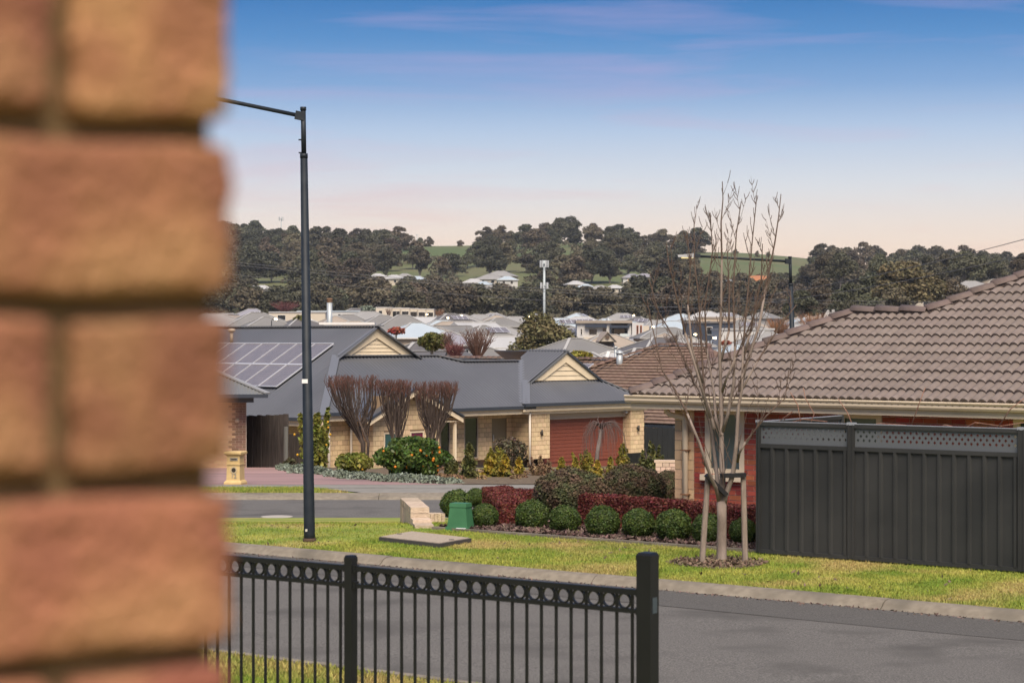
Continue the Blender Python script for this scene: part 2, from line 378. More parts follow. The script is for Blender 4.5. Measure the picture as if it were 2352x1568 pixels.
# ------------------------------------------------------------------ pieces shared by the houses
UNIT = MB().box((0, 0, 0), (1, 1, 1))
UMESH = {}
def unit(mat):
    if mat.name not in UMESH: UMESH[mat.name] = UNIT.mesh('piece_'+mat.name, mat)
    return UMESH[mat.name]
def piece(name, mat, parent, c, d, ang=0.0):
    o = link(name, unit(mat), parent, Vector(c)-worg(parent), (0, 0, ang), d); return o
def wall_of(parent, p0, ang, length, z0, z1, bl, bh, mat, mmat, depth=.10, openings=(), joint=.010, sel=None, name='brick', wname='wall', stuffmat=None, top=None):
    """wall core (mortar) with every brick or block as a child; p0 is the left end of the outer face"""
    d = Vector((math.cos(ang), math.sin(ang), 0)); nrm = Vector((d.y, -d.x, 0)); p0 = Vector((p0[0], p0[1], 0)); mb = MB()
    segs = sorted({0.0, length, *[s for o in openings for s in (o[0], o[1])]})
    for a, b in zip(segs, segs[1:]):
        blk = [o for o in openings if o[0] <= a+1e-6 and o[1] >= b-1e-6]; lo = z0
        for o in sorted(blk, key=lambda o: o[2]):
            if o[2] > lo+.01: mb.box(p0+d*((a+b)/2)-nrm*(depth/2+.008)+Vector((0, 0, (lo+o[2])/2)), (b-a, depth, o[2]-lo), ang)
            lo = max(lo, o[3])
        if z1 > lo+.01: mb.box(p0+d*((a+b)/2)-nrm*(depth/2+.008)+Vector((0, 0, (lo+z1)/2)), (b-a, depth, z1-lo), ang)
    w = mb.build(wname, mmat, parent); k = 0; z = z0; rest = MB()
    while z < z1-.02:
        h = min(bh, z1-z); s = -bl/2 if k % 2 else 0.0
        while s < length-.02:
            spans = [(max(s, 0), min(s+bl, length))]
            for o in openings:
                if z+h*.5 > o[2] and z+h*.5 < o[3]:
                    ns = []
                    for a, b in spans:
                        if b <= o[0] or a >= o[1]: ns.append((a, b)); continue
                        if a < o[0]: ns.append((a, o[0]))
                        if b > o[1]: ns.append((o[1], b))
                    spans = ns
            for a, b in spans:
                if b-a < .035: continue
                if top and z+h*.6 > top((a+b)/2): continue
                c = p0+d*((a+b)/2)-nrm*(.045-rnd.uniform(0, .003))+Vector((0, 0, z+h/2)); dim = (b-a-joint, .09, h-joint)
                if sel is None or sel(c): piece(name, mat, w, c, dim, ang)
                elif stuffmat: rest.box(c, dim, ang)
            s += bl
        z += bh; k += 1
    if rest.v: tag(rest.build(name, stuffmat, w), kind='stuff')
    return w
def corrugate(name, poly, frame, mat, parent, pitch=.1, amp=.012):
    """corrugated sheet over a polygon (s along the eave, r up the slope)"""
    O, e, up, nr = frame; s0 = min(p[0] for p in poly); s1 = max(p[0] for p in poly); V = []; F = []; k = max(2, int((s1-s0)/(pitch/4)))
    prev = None
    for i in range(k+1):
        s = s0+(s1-s0)*(i/k); s_ = min(max(s, s0+1e-5), s1-1e-5); rs = []
        for (a, b), (c_, d_) in zip(poly, poly[1:]+poly[:1]):
            if (a-s_)*(c_-s_) < 0: rs.append(b+(d_-b)*(s_-a)/(c_-a))
        if len(rs) < 2: prev = None; continue
        h = amp*math.cos(2*math.pi*(s-s0)/pitch)
        V += [O+e*s+up*min(rs)+nr*h, O+e*s+up*max(rs)+nr*h]
        if prev is not None: F.append((prev, len(V)-2, len(V)-1, prev+1))
        prev = len(V)-2
    o = link(name, npmesh(name, [tuple(v-worg(parent)) for v in V], F, mat, True), parent); WORG[o.name] = worg(parent); return o
def inside(poly, x, y):
    c_ = False
    for (a, b), (p, q) in zip(poly, poly[1:]+poly[:1]):
        if (b > y) != (q > y) and x < (p-a)*(y-b)/(q-b)+a: c_ = not c_
    return c_
def tile_roof(parent, poly, frame, tmesh, tw, gauge, sel, limit=300, name='roof_tile', mat=None):
    O, e, up, nr = frame; rot = Matrix((e, up, nr)).transposed().to_euler(); out = []; r = 0; k = 0
    rmax = max(p[1] for p in poly); s1 = max(p[0] for p in poly)
    while r < rmax:
        s = (0 if k % 2 or True else tw/2)
        while s < s1:
            if inside(poly, s+tw/2, r+gauge*.45): out.append((s, r))
            s += tw
        r += gauge; k += 1
    vis = [q for q in out if sel(O+e*q[0]+up*q[1])]; vis.sort(key=lambda q: (O+e*q[0]+up*q[1]).y); ind = set(vis[:limit])
    vv = [v.co.copy() for v in tmesh.vertices]; ff = [tuple(p.vertices) for p in tmesh.polygons]; rest = MB(); Mx = Matrix((e, up, nr)).transposed()
    for q in out:
        jit = nr*rnd.uniform(-.004, .004)+e*rnd.uniform(-.004, .004); L0 = O+e*q[0]+up*q[1]+jit
        if q in ind: link(name, tmesh, parent, L0-worg(parent), rot)
        else: rest.add([Mx @ v+L0 for v in vv], ff)
    if rest.v: tag(rest.build(name, mat or tmesh.materials[0], parent, True), kind='stuff')
def ridge_tiles(parent, a, b, mat, r=.11, step=.38, name='ridge_tile'):
    a = Vector(a); b = Vector(b); L = (b-a).length; n = max(1, int(L/step)); d = (b-a)/n
    mb = MB(); m = 7; prof = [(r*1.15*math.cos(math.pi*i/(m-1)), r*.8*math.sin(math.pi*i/(m-1))) for i in range(m)]
    ux = d.normalized(); side = ux.cross(Vector((0, 0, 1))).normalized(); upv = side.cross(ux)
    A = [side*x+upv*(y+.03) for x, y in prof]; B = [side*x*.9+upv*(y*.9)+d*1.06 for x, y in prof]
    mb.add(A+B, [(i, i+m, i+m+1, i+1) for i in range(m-1)]+[tuple(range(m))])
    me = mb.mesh(name, mat, True)
    for i in range(n): link(name, me, parent, a+d*i-worg(parent)+Vector((0, 0, rnd.uniform(-.006, .006))))
def pane_window(parent, c, ang, w, h, frame_mat, glass_mat, fw=.05, sill=False, mull=0, depth=.06):
    """window > pane, frame members, sill; c is the centre of the opening on the outer face"""
    d = Vector((math.cos(ang), math.sin(ang), 0)); nrm = Vector((d.y, -d.x, 0)); c = Vector(c); z = Vector((0, 0, 1)); mb = MB()
    for s in (-1, 1): mb.box(c+d*s*(w/2-fw/2)-nrm*depth*.5, (fw, depth, h), ang)
    for s in (-1, 1): mb.box(c+z*s*(h/2-fw/2)-nrm*depth*.5, (w-2*fw, depth*.96, fw), ang)
    for i in range(mull): mb.box(c+d*((i+1)/(mull+1)-.5)*w-nrm*depth*.5, (fw*.7, depth*.9, h-2*fw), ang)
    f = mb.build('window', frame_mat, parent); g = MB()
    g.box(c-nrm*(depth*.75), (w-2*fw, .012, h-2*fw), ang); g.build('pane', glass_mat, f)
    if sill:
        q = MB(); q.box(c-z*(h/2+.05)+nrm*.03, (w+.06, .16, .10), ang); q.build('sill', frame_mat, f)
    return f
m_glass = M('window_glass', (.012, .015, .018), rough=.08, spec=.6)
m_mortar = M('mortar', (.36, .31, .25), (.28, .24, .19), scale=20, rough=.95)
m_cream = M('cream_paint', (.72, .60, .42), (.66, .55, .385), scale=3, rough=.55)
m_frame = M('beige_frame', (.42, .34, .255), rough=.5)

# ------------------------------------------------------------------ red brick house with brown tiled roof (right)
def right_house():
    G = Vector((.766, -.643, 0)); I = Vector((.643, .766, 0)); C0 = Vector((2.07, 34.0, 1.97)); t = .506
    up = (I+Vector((0, 0, t))).normalized(); nr = G.cross(up).normalized(); kf = math.sqrt(1+t*t)
    h = thing('brick_house', 'red brick house with wavy brown tiled hip roof behind the dark fence', 'house', (C0.x, C0.y, zn(34)))
    m_tile = M('brown_tile', (.15, .12, .105), (.185, .152, .135), scale=7, rough=.8, orand=.09, bump=.35, bscale=50, c3=(.15, .125, .11), c3scale=2)
    m_ridge = M('brown_ridge', (.135, .10, .09), (.165, .125, .11), scale=8, rough=.8, orand=.12, bump=.3)
    m_red = M('red_brick', (.26, .055, .035), (.34, .085, .05), scale=14, rough=.9, orand=.28, bump=.3, bscale=70)
    m_tan = M('tan_block', (.64, .45, .28), (.55, .375, .23), scale=18, rough=.95, orand=.14, bump=.5, bscale=60)
    m_pm = M('pale_mortar', (.45, .38, .32), rough=.95)
    poly = [(0, 0), (13, 0), (13, 6.5), (7.91, 6.5), (4.12, 2.71), (2.71, 2.71)]
    pt = lambda s, r, dz=0: C0+G*s+I*r+Vector((0, 0, t*r+dz))
    deck = MB(); deck.slab([pt(s, r, -.07) for s, r in poly], (0, 0, -.06))
    deck.slab([pt(0, 0, -.07), pt(2.71, 2.71, -.07), C0+I*5.42+Vector((0, 0, -.07))], (0, 0, -.06))
    deck.slab([pt(2.71, 2.71, -.07), pt(4.12, 2.71, -.07), C0+I*5.42+G*6.8+Vector((0, 0, -.07)), C0+I*5.42+Vector((0, 0, -.07))], (0, 0, -.06))
    deck.slab([pt(4.12, 2.71, -.07), pt(7.91, 6.5, -.07), C0+I*13+G*1.4+Vector((0, 0, -.07)), C0+I*5.42+G*1.4+Vector((0, 0, -.07))], (0, 0, -.06))
    roof = deck.build('roof', m_ridge, h)
    # double roll tile
    W, Lg = .30, .36; V = []; n = 15; mb = MB()
    pf = [(W*i/(n-1), .012+.048*abs(math.sin(2*math.pi*i/(n-1)))**.75) for i in range(n)]
    a = [Vector((x, 0, z+.042)) for x, z in pf]; b = [Vector((x, Lg, z)) for x, z in pf]; c_ = [Vector((x, .004, z-.004)) for x, z in pf]
    mb.add(a+b, [(i, i+1, n+i+1, n+i) for i in range(n-1)]); mb.add(c_+a, [(i, i+1, n+i+1, n+i) for i in range(n-1)])
    tm = mb.mesh('double_roll_tile', m_tile, True)
    polys = [(s, r*kf) for s, r in poly]
    def vis(p): x = CX+FPX*p.x/p.y; return x < 2420
    tile_roof(roof, polys, (C0-up*.05, G, up, nr), tm, .30, .312, vis)
    for A, B in ((pt(-.03, -.03, .03), pt(2.71, 2.71, .05)), (pt(2.71, 2.71, .05), pt(4.12, 2.71, .05)), (pt(4.12, 2.71, .05), pt(7.91, 6.5, .05)), (pt(7.91, 6.5, .05), pt(13, 6.5, .05))):
        ridge_tiles(roof, A, B, m_ridge, .12, .40)
        bed = MB(); bed.tube([A-Vector((0, 0, .02)), B-Vector((0, 0, .02))], .10, 6); bed.build('ridge_bedding', m_ridge, roof)
    # gutter, fascia, soffit
    m_gut = M('cream_gutter', (.62, .52, .385), (.56, .47, .345), scale=2, rough=.45)
    def along(s0, s1, prof, name, mat):
        g = MB(); k = len(prof); A = [C0+G*s0+I*d+Vector((0, 0, z)) for d, z in prof]; B = [C0+G*s1+I*d+Vector((0, 0, z)) for d, z in prof]
        g.add(A+B, [(i, i+k, (i+1) % k+k, (i+1) % k) for i in range(k)]+[tuple(range(k)), tuple(range(2*k-1, k-1, -1))]); return g.build(name, mat, h)
    along(-.12, 13, [(-.11, 0), (-.09, .012), (-.07, 0), (-.07, -.02), (.0, -.02), (.02, -.10), (-.02, -.125), (-.07, -.115), (-.09, -.08), (-.085, -.04), (-.105, -.02)], 'gutter', m_gut)
    along(-.05, 13, [(.0, -.10), (.025, -.10), (.025, -.22), (.0, -.22)], 'fascia', m_gut)
    sl = MB()
    for i in range(90):
        c_ = C0+G*(2.6+i*.115)+I*-.0885+Vector((0, 0, -.045)); sl.box(c_, (.03, .004, .006), math.atan2(G.y, G.x))
    tag(sl.build('overflow_slot', M('slot_dark', (.12, .10, .08)), h), kind='stuff')
    along(0, 13, [(.025, -.20), (.5, -.20), (.5, -.215), (.025, -.215)], 'soffit', m_cream)
    # walls
    ang = math.atan2(G.y, G.x); off = .46; zb = zn(34)-.25; zt = C0.z-.2
    wp = lambda s: C0+G*s+I*off
    def vtan(c): return True
    wall_of(h, wp(.54), ang, .40, zb, zt, .29, .165, m_tan, m_mortar, name='block', wname='corner_pier')
    zwin = .66
    ops = [(1.16-.94, 1.95-.94, zwin, zt+1), (3.74-.94, 4.53-.94, 1.0, zt+1), (6.77-.94, 7.6-.94, 1.0, zt+1)]
    def vred(c):
        x = CX+FPX*c.x/c.y; y = HY+FPX*(EYE-c.z)/c.y; return (x < 1735 and y < 1150) or (y < 985 and x < 2400)
    wall_of(h, wp(.94), ang, 11.5, zb, zt, .24, .086, m_red, m_pm, openings=ops, sel=vred, stuffmat=m_red)
    back = MB(); back.box(C0+G*6.5+I*5+Vector((0, 0, (zb+zt)/2-C0.z)), (11.6, 8.5, zt-zb-.02), ang); back.build('rear_wall', m_red, h)
    m_tint = M('tinted_glass', (.05, .075, .085), rough=.12, spec=.6)
    for (a, b, z0, z1), s in zip(ops, (1, 1, 1)):
        z1 = zt; c_ = wp(.94+(a+b)/2)+Vector((0, 0, (z0+z1)/2-C0.z)); pane_window(h, c_, ang, b-a, z1-z0, m_gut, m_tint, fw=.10, sill=True, depth=.07)
    # downpipe with offset elbow
    dn = wp(.80)-I*.06; d = MB()
    d.tube([C0+G*.50+I*.28+Vector((0, 0, -.18)), C0+G*.50+I*.28+Vector((0, 0, -.27)), C0+G*.56+I*.30+Vector((0, 0, -.32)), dn+Vector((-.03, 0, -.36)), dn+Vector((0, 0, -.44)), dn+Vector((0, 0, zb-C0.z))], .05, 10); d.build('downpipe', m_gut, h, True)
    for z in (1.05, .3):
        q = MB(); q.box(dn+Vector((0, 0, z-C0.z)), (.14, .11, .02), ang); q.build('pipe_bracket', M('rust', (.2, .10, .05)), h)
right_house()

# ------------------------------------------------------------------ grey house with corrugated roof
HK = 1.3
HO = Vector((-7.514, 79.48, -.08))
def HP(u, v, z):
    du, dv, dz = (u-39.14)*HK, (v-47.3)*HK, (z-.62)*HK; return HO+Vector(((du-dv)*.70711, (du+dv)*.70711, dz))
UA = Vector((.70711, .70711, 0)); VA = Vector((-.70711, .70711, 0)); AU = R(45)
m_steel = M('blue_grey_steel', (.108, .114, .126), (.126, .132, .145), scale=.35, rough=.40, metal=.40, spec=.5)
m_steelcap = M('grey_cap_steel', (.17, .177, .19), rough=.4, metal=.25)
m_navy = M('dark_gutter', (.035, .042, .055), rough=.4)
m_blk = M('cream_block', (.70, .53, .32), (.61, .455, .27), scale=9, rough=.95, orand=.12, bump=.4, bscale=30)
m_brk = M('fawn_brick', (.58, .40, .25), (.50, .34, .21), scale=9, rough=.95, orand=.12)
m_joint = M('dark_joint', (.25, .17, .10), rough=.95)
m_cell = M('solar_cell', (.16, .148, .15), (.19, .172, .172), scale=3, rough=.10, spec=.9)  # base colour paled to stand in for sky reflected in the panels
m_alu = M('aluminium', (.62, .62, .63), rough=.35, metal=.4)
def solar(parent, c, ex, ey, w, hgt, cells=(6, 10)):
    """panel > frame, grid lines"""
    nr = ex.cross(ey).normalized(); b = MB(); b.slab([c-nr*.03, c+ex*w-nr*.03, c+ex*w+ey*hgt-nr*.03, c+ey*hgt-nr*.03], nr*.03); p = b.build('solar_panel', m_cell, parent)
    f = MB()
    for A, B in ((c, c+ex*w), (c+ey*hgt, c+ex*w+ey*hgt), (c, c+ey*hgt), (c+ex*w, c+ex*w+ey*hgt)): f.beam(A, B, .045, .05, nr)
    f.build('panel_frame', m_alu, p); g = MB()
    for i in range(1, cells[0]): g.beam(c+ex*w*i/cells[0]+nr*.002, c+ex*w*i/cells[0]+ey*hgt+nr*.002, .007, .003, nr)
    for i in range(1, cells[1]): g.beam(c+ey*hgt*i/cells[1]+nr*.002, c+ey*hgt*i/cells[1]+ex*w+nr*.002, .007, .003, nr)
    g.build('cell_grid', M('cell_line', (.21, .195, .205), rough=.3), p); return p
def grey_house():
    t = .576; base = zn(80)-.15
    h = thing('corrugated_roof_house', 'cream block house with blue grey corrugated roof and red garage door', 'house', (HO.x, HO.y, zn(80)))
    frontz = lambda v: .62+t*(v-47.3); leftz = lambda u: .62+t*(u-39.14)
    def frame(O, e, upd, tt): up = (upd+Vector((0, 0, tt))).normalized(); return (O, e, up, e.cross(up).normalized() if e.cross(up).z > 0 else up.cross(e).normalized())
    kf = math.sqrt(1+t*t)*HK
    # front slope
    fp = [(39.14, 47.3), (48.3, 47.3), (50.3, 49.93), (47.5, 49.93), (46.6, 50.3), (42.14, 50.3)]
    roof = corrugate('roof', [((u-39.14)*HK, (v-47.3)*kf) for u, v in fp], frame(HP(39.14, 47.3, .62), UA, VA, t), m_steel, h, .20, .042)
    # left slope, its ridge running away to the left
    lp = [(47.02, 38.86), (50.05, 41.9), (50.05, 43.84), (59.3, 43.84), (64.28, 38.86)]
    corrugate('left_slope', [((v-47.02)*HK, (u-38.86)*kf) for v, u in lp], frame(HP(38.86, 47.02, leftz(38.86)), VA, UA, t), m_steel, h, .20, .042)
    s_ = MB(); rz = leftz(43.84)
    s_.slab([HP(43.84, 50.05, rz-.03), HP(43.84, 59.3, rz-.03), HP(48.8, 64.2, .6), HP(48.8, 50.05, .6)], (0, 0, -.05))
    s_.slab([HP(43.84, 59.3, rz-.03), HP(38.86, 64.28, .46), HP(48.8, 64.2, .6)], (0, 0, -.05))
    s_.slab([HP(46.6, 50.3, 2.3), HP(50.3, 49.93, 2.1), HP(53, 54, .6), HP(46.6, 54, .6)], (0, 0, -.05))
    s_.build('rear_slopes', m_steel, h)
    # gablet on the main ridge
    def gablet(u0, u1, v, zb_, apex, nm, boards, ov=.22):
        uc = (u0+u1)/2; g = MB(); g.slab([HP(u0, v, zb_), HP(u1, v, zb_), HP(uc, v, apex)], VA*.1); gp = g.build(nm, m_cream, h)
        hh = (apex-zb_); ins = .30
        for i in range(boards):
            a0 = i/boards*(1-ins); a1 = (i+.93)/boards*(1-ins); hw0 = (u1-u0)/2*(1-ins-a0)*.98; hw1 = (u1-u0)/2*(1-ins-a1)*.98
            if hw1 < .02: hw1 = .02
            b = MB(); b.slab([HP(uc-hw0, v, zb_+hh*a0+.01)-VA*.045, HP(uc+hw0, v, zb_+hh*a0+.01)-VA*.045, HP(uc+hw1, v, zb_+hh*a1)-VA*.02, HP(uc-hw1, v, zb_+hh*a1)-VA*.02], VA*.02); b.build('weatherboard', m_cream, gp)
        for s in (-1, 1):
            ue = u0 if s < 0 else u1; b = MB(); A = HP(ue, v, zb_+.02)-VA*.10; B = HP(uc, v, apex+.01)-VA*.10
            bw = (apex-zb_)*.34
            b.slab([A, HP(uc+s*abs(ue-uc)*(1-.32), v, zb_+.02)-VA*.10, HP(uc, v, apex-bw)-VA*.10, B], VA*.045); b.build('bargeboard', m_cream, gp)
            c_ = MB(); c_.beam(HP(ue+s*.12, v, zb_-.06)-VA*.12, HP(uc, v, apex+.05)-VA*.12, .14, .10); c_.build('barge_capping', m_steelcap if s < 0 else m_navy, gp)
        return gp
    gablet(42.14, 45.54, 50.28, frontz(50.3), leftz(43.84)-.06, 'gable', 5)
    # ridge and hip cappings
    def cap(A, B, r=.09):
        c_ = MB(); c_.beam(A, B, .34, .05); c_.build('ridge_cap', m_steelcap, h)
    cap(HP(43.84, 50.0, rz+.03), HP(43.84, 59.3, rz+.03)); cap(HP(43.84, 59.3, rz+.03), HP(38.9, 64.2, .5))
    cap(HP(39.0, 47.16, .58), HP(42.14, 50.3, frontz(50.3)+.04)); cap(HP(42.1, 50.25, frontz(50.3)+.03), HP(46.6, 50.3, frontz(50.3)+.02))
    cap(HP(46.6, 50.3, frontz(50.3)+.03), HP(47.5, 49.93, frontz(49.93)+.03)); cap(HP(47.5, 49.93, frontz(49.93)+.03), HP(50.2, 49.93, frontz(49.93)+.03))
    # garage wing
    gz = lambda v: .70+t*(v-47.2); gp_ = [(47.9, 47.2), (54.3, 47.2), (53.0, 48.5), (49.2, 48.5)]
    corrugate('garage_roof', [((u-47.9)*HK, (v-47.2)*kf) for u, v in gp_], frame(HP(47.9, 47.2, .70), UA, VA, t), m_steel, h, .20, .042)
    gl = [(47.2, 47.9), (47.44, 47.9), (49.93, 50.39), (50.2, 50.66), (50.2, 51.1), (48.3, 51.1), (48.3, 49.0)]
    corrugate('garage_left_slope', [((v-47.2)*HK, (u-47.9)*kf) for v, u in gl], frame(HP(47.9, 47.2, .70), VA, UA, t), m_steel, h, .20, .042)
    gr = MB(); gr.slab([HP(51.1, 48.3, 2.5), HP(51.1, 52, 2.5), HP(54.3, 52, .68), HP(54.3, 47.2, .68), HP(53.0, 48.5, 1.40)], (0, 0, -.04)); gr.build('garage_right_slope', m_steel, h)
    gablet(49.35, 52.85, 48.46, gz(48.5), 2.42, 'garage_gable', 4)
    cap(HP(47.95, 47.25, .72), HP(49.2, 48.5, gz(48.5)+.03)); cap(HP(54.25, 47.25, .72), HP(53.0, 48.5, gz(48.5)+.03)); cap(HP(51.1, 48.3, 2.5), HP(51.1, 50.6, 2.5))
    v_ = MB(); v_.beam(HP(47.95, 47.45, .74), HP(50.39, 49.93, 2.17), .30, .03); v_.build('valley_flashing', m_steelcap, h)
    # gutters and fascias
    for A, B in ((HP(39.1, 47.22, .60), HP(48.35, 47.22, .60)), (HP(38.78, 47.0, .44), HP(38.78, 64.3, .44)), (HP(47.75, 47.12, .68), HP(54.35, 47.12, .68))):
        g = MB(); g.beam(A, B, .13, .14); g.build('gutter', m_navy, h); f = MB(); f.beam(A+Vector((0, 0, -.17))+(VA if A.x < B.x else UA)*.10, B+Vector((0, 0, -.17))+(VA if A.x < B.x else UA)*.10, .04, .22); f.build('fascia', m_cream, h)
    # porch gable
    pg = MB(); ua, za, ze = 41.98, 1.33, .38
    for ue in (39.98, 44.0):
        pg = MB(); pg.slab([HP(ue, 46.2, ze), HP(ua, 46.2, za), HP(ua, 48.55, za), HP(ue, 46.95, ze)], (0, 0, .05)); pg.build('porch_roof', m_steel, h)
        b = MB(); b.slab([HP(ue, 46.18, ze-.14), HP(ue, 46.18, ze+.0), HP(ua, 46.18, za), HP(ua, 46.18, za-.16)], VA*.06); b.build('bargeboard', m_cream, h)
        b = MB(); b.beam(HP(ue, 46.16, ze+.06), HP(ua, 46.16, za+.06), .08, .07); b.build('barge_capping', m_navy, h)
    so = MB(); so.slab([HP(42.9, 46.25, ze-.1), HP(43.9, 46.25, ze-.1), HP(43.9, 47.6, ze-.1), HP(42.9, 47.6, ze-.1)], (0, 0, .03)); so.build('porch_soffit', m_cream, h)
    # walls
    zf = zn(78)-.2; hk = lambda z: HP(0, 0, z).z
    Wd, BL, BH = .10, .27, .2
    def wallu(u0, u1, v, z1, ops=(), mat=m_blk, bl=BL, bh=BH, top=None, nm='block', sel=None, wn='wall', z0=None):
        p = HP(u0, v, 0); o2 = [((a-u0)*HK, (b-u0)*HK, hk(c_), hk(d_)) for a, b, c_, d_ in ops]
        return wall_of(h, p, AU, (u1-u0)*HK, zf if z0 is None else z0, hk(z1), bl, bh, mat, m_joint, openings=o2, name=nm, top=top, joint=.016, sel=sel, stuffmat=mat, wname=wn)
    def wallv(v0, v1, u, z1, mat=m_brk, bl=.25, bh=.1, ops=()):
        p = HP(u, v1, 0); return wall_of(h, p, R(-45), (v1-v0)*HK, zf-.2, hk(z1), bl, bh, mat, m_joint, name='brick', joint=.014, sel=lambda c_: 690 < CX+FPX*c_.x/c_.y < 800, stuffmat=mat, wname='side_wall')
    tops = lambda s: hk(min(za-.12-abs((s/HK+40.55)-ua)*.475, 1.3))
    wallu(40.55, 43.35, 46.62, 1.15, ops=[(41.0, 41.6, -.95, .0), (42.1, 42.7, -.95, .02)], top=tops)
    ga = MB(); ga.slab([HP(40.55, 46.64, .2), HP(43.35, 46.64, .2), HP(43.35, 46.64, .58), HP(ua, 46.64, 1.16), HP(40.55, 46.64, .5)], VA*.10); ga.build('gable_wall', m_joint, h)
    gla = [M('teal_blind', (.03, .09, .09), rough=.2, spec=.5), M('burgundy_blind', (.13, .012, .05), rough=.2, spec=.5)]
    for (a, b), gm in zip(((41.0, 41.6), (42.1, 42.7)), gla):
        pane_window(h, HP((a+b)/2, 46.62, -.475), AU, (b-a)*HK, .96*HK, m_cream, gm, fw=.06)
    sidep = HP(40.25, 47.75, 0)
    wall_of(h, HP(40.55, 47.75, 0), R(-45), 1.13*HK, zf, hk(.35), BL, BH, m_blk, m_joint, name='block', joint=.016, wname='return_wall')
    wallu(39.55, 40.55, 47.75, .52); wallv(47.75, 58, 39.55, .40)
    # porch back wall, entry, window and door
    wallu(43.35, 48.3, 48.3, .5, ops=[(44.95, 45.4, -1.1, .22), (46.05, 46.7, -1.1, .3), (47.35, 48.05, -1.2, .25)])
    pane_window(h, HP(45.175, 48.3, -.44), AU, .45*HK, 1.32*HK, m_frame, m_glass, fw=.05)
    pane_window(h, HP(46.375, 48.3, -.40), AU, .65*HK, 1.4*HK, m_frame, m_glass, fw=.05)
    d = MB(); d.box(HP(47.7, 48.36, -.47), (.7*HK, .06, 1.44*HK), AU); dd = d.build('door', M('olive_door', (.25, .21, .13), rough=.5), h)
    k_ = MB(); k_.box(HP(47.42, 48.3, -.45), (.03, .05, .30), AU); k_.build('door_handle', m_alu, dd)
    for u in (43.77, ):
        q = MB(); q.beam(HP(u, 46.35, -1.6), HP(u, 46.35, ze-.08), .11, .11, UA); q.build('porch_post', m_cream, h)
    # garage pillars, lintel, door
    wallu(48.3, 49.2, 47.35, .52); wallu(53.35, 54.1, 47.35, .52)
    wall_of(h, HP(48.3, 48.6, 0), R(-45), 1.25*HK, zf, hk(.52), BL, BH, m_blk, m_joint, name='block', joint=.016, wname='return_wall')
    wall_of(h, HP(53.35, 47.85, 0), R(-45), .5*HK, zf, hk(.52), BL, BH, m_blk, m_joint, name='block', joint=.016, wname='return_wall')
    l = MB(); l.slab([HP(47.95, 47.3, .36), HP(54.2, 47.3, .36), HP(54.2, 47.3, .55), HP(47.95, 47.3, .55)], VA*.12); l.build('frieze_board', m_cream, h)
    l = MB(); l.slab([HP(49.2, 47.55, .14), HP(53.35, 47.55, .14), HP(53.35, 47.55, .37), HP(49.2, 47.55, .37)], VA*.12); l.build('lintel', m_frame, h)
    m_door = M('red_timber_door', (.20, .054, .032), (.245, .072, .043), scale=5, rough=.55, stretch=(1, 1, 14), bump=.25, bscale=20)
    gd = MB(); gd.slab([HP(49.2, 47.72, -1.6), HP(53.35, 47.72, -1.6), HP(53.35, 47.72, .15), HP(49.2, 47.72, .15)], VA*.04); gdo = gd.build('garage_door', m_door, h)
    n = 12
    for i in range(n):
        z0 = -1.35+i*1.5/n; b = MB(); b.slab([HP(49.22, 47.69, z0+.006), HP(53.33, 47.69, z0+.006), HP(53.33, 47.69, z0+1.5/n-.006), HP(49.22, 47.69, z0+1.5/n-.006)], VA*.025); b.build('door_slat', m_door, gdo)
    for u in (48.75, 53.72):
        w_ = MB(); c_ = HP(u, 47.32, -.28); w_.tube([c_-VA*.05+Vector((0, 0, -.13)), c_-VA*.05+Vector((0, 0, .13))], .05, 8); wl_ = w_.build('wall_light', M('bronze', (.05, .04, .03), rough=.4), h, True)
        b = MB(); b.box(c_+VA*.0, (.08, .08, .08), AU); b.build('light_bracket', m_navy, wl_)
    ca_ = MB(); ca_.tube([HP(53.2, 47.45, .30)-VA*.1, HP(53.2, 47.45, .30)+VA*.1], .06, 8); ca_.build('security_camera', m_alu, h, True)
    for u, v in ((48.17, 47.3), (39.6, 47.6), (40.5, 47.6)):
        d = MB(); d.tube([HP(u, v, .5), HP(u, v, -1.6)], .05, 8); d.build('downpipe', M('pale_pipe', (.62, .56, .47), rough=.5), h, True)
    inner = MB(); inner.slab([HP(39.8, 48.7, -1.7), HP(54.0, 48.7, -1.7), HP(54.0, 58, -1.7), HP(39.8, 58, -1.7)], (0, 0, 2.1*HK)); inner.build('rear_wall', m_brk, h)
    # solar panels on the left slope, two rows
    ey = (UA+Vector((0, 0, t))).normalized(); nr = VA.cross(ey)*-1
    nr = nr if nr.z > 0 else -nr
    for row in range(2):
        for i in range(8):
            u0 = 40.3+row*1.22; c_ = HP(u0, 51.05+i*.955+.945, leftz(u0))+nr*.13; solar(h, c_, -VA, ey, .945*HK, 1.19*kf)
    # flue, vent and the pale strip on the rear slope
    f = MB(); p = HP(45.2, 53.0, 0); zt = P(757, 695, p.y).z
    fx = P(757, 695, p.y).x; f.tube([(fx, p.y, leftz(42.3)*1), (fx, p.y, zt)], .125, 14); fl = f.build('flue', M('galvanised', (.42, .45, .46), (.36, .39, .40), scale=3, rough=.45, metal=.3), h, True)
    f = MB(); f.tube([(fx, p.y, zt), (fx, p.y, zt+.05), (fx, p.y, zt+.1)], [.10, .15, .11], 12); f.tube([(fx, p.y, zt+.1), (fx, p.y, zt+.2)], .14, 12); f.build('flue_cowl', M('rusty_cowl', (.17, .10, .06), rough=.8), fl, True)
    a, b = P(735, 743, HP(44.2, 51, 0).y+2), P(862, 743, HP(44.2, 51, 0).y+2); f = MB(); f.beam(a, b, .9, .10); f.build('pale_flashing', M('pale_metal', (.68, .66, .62), rough=.4), h)
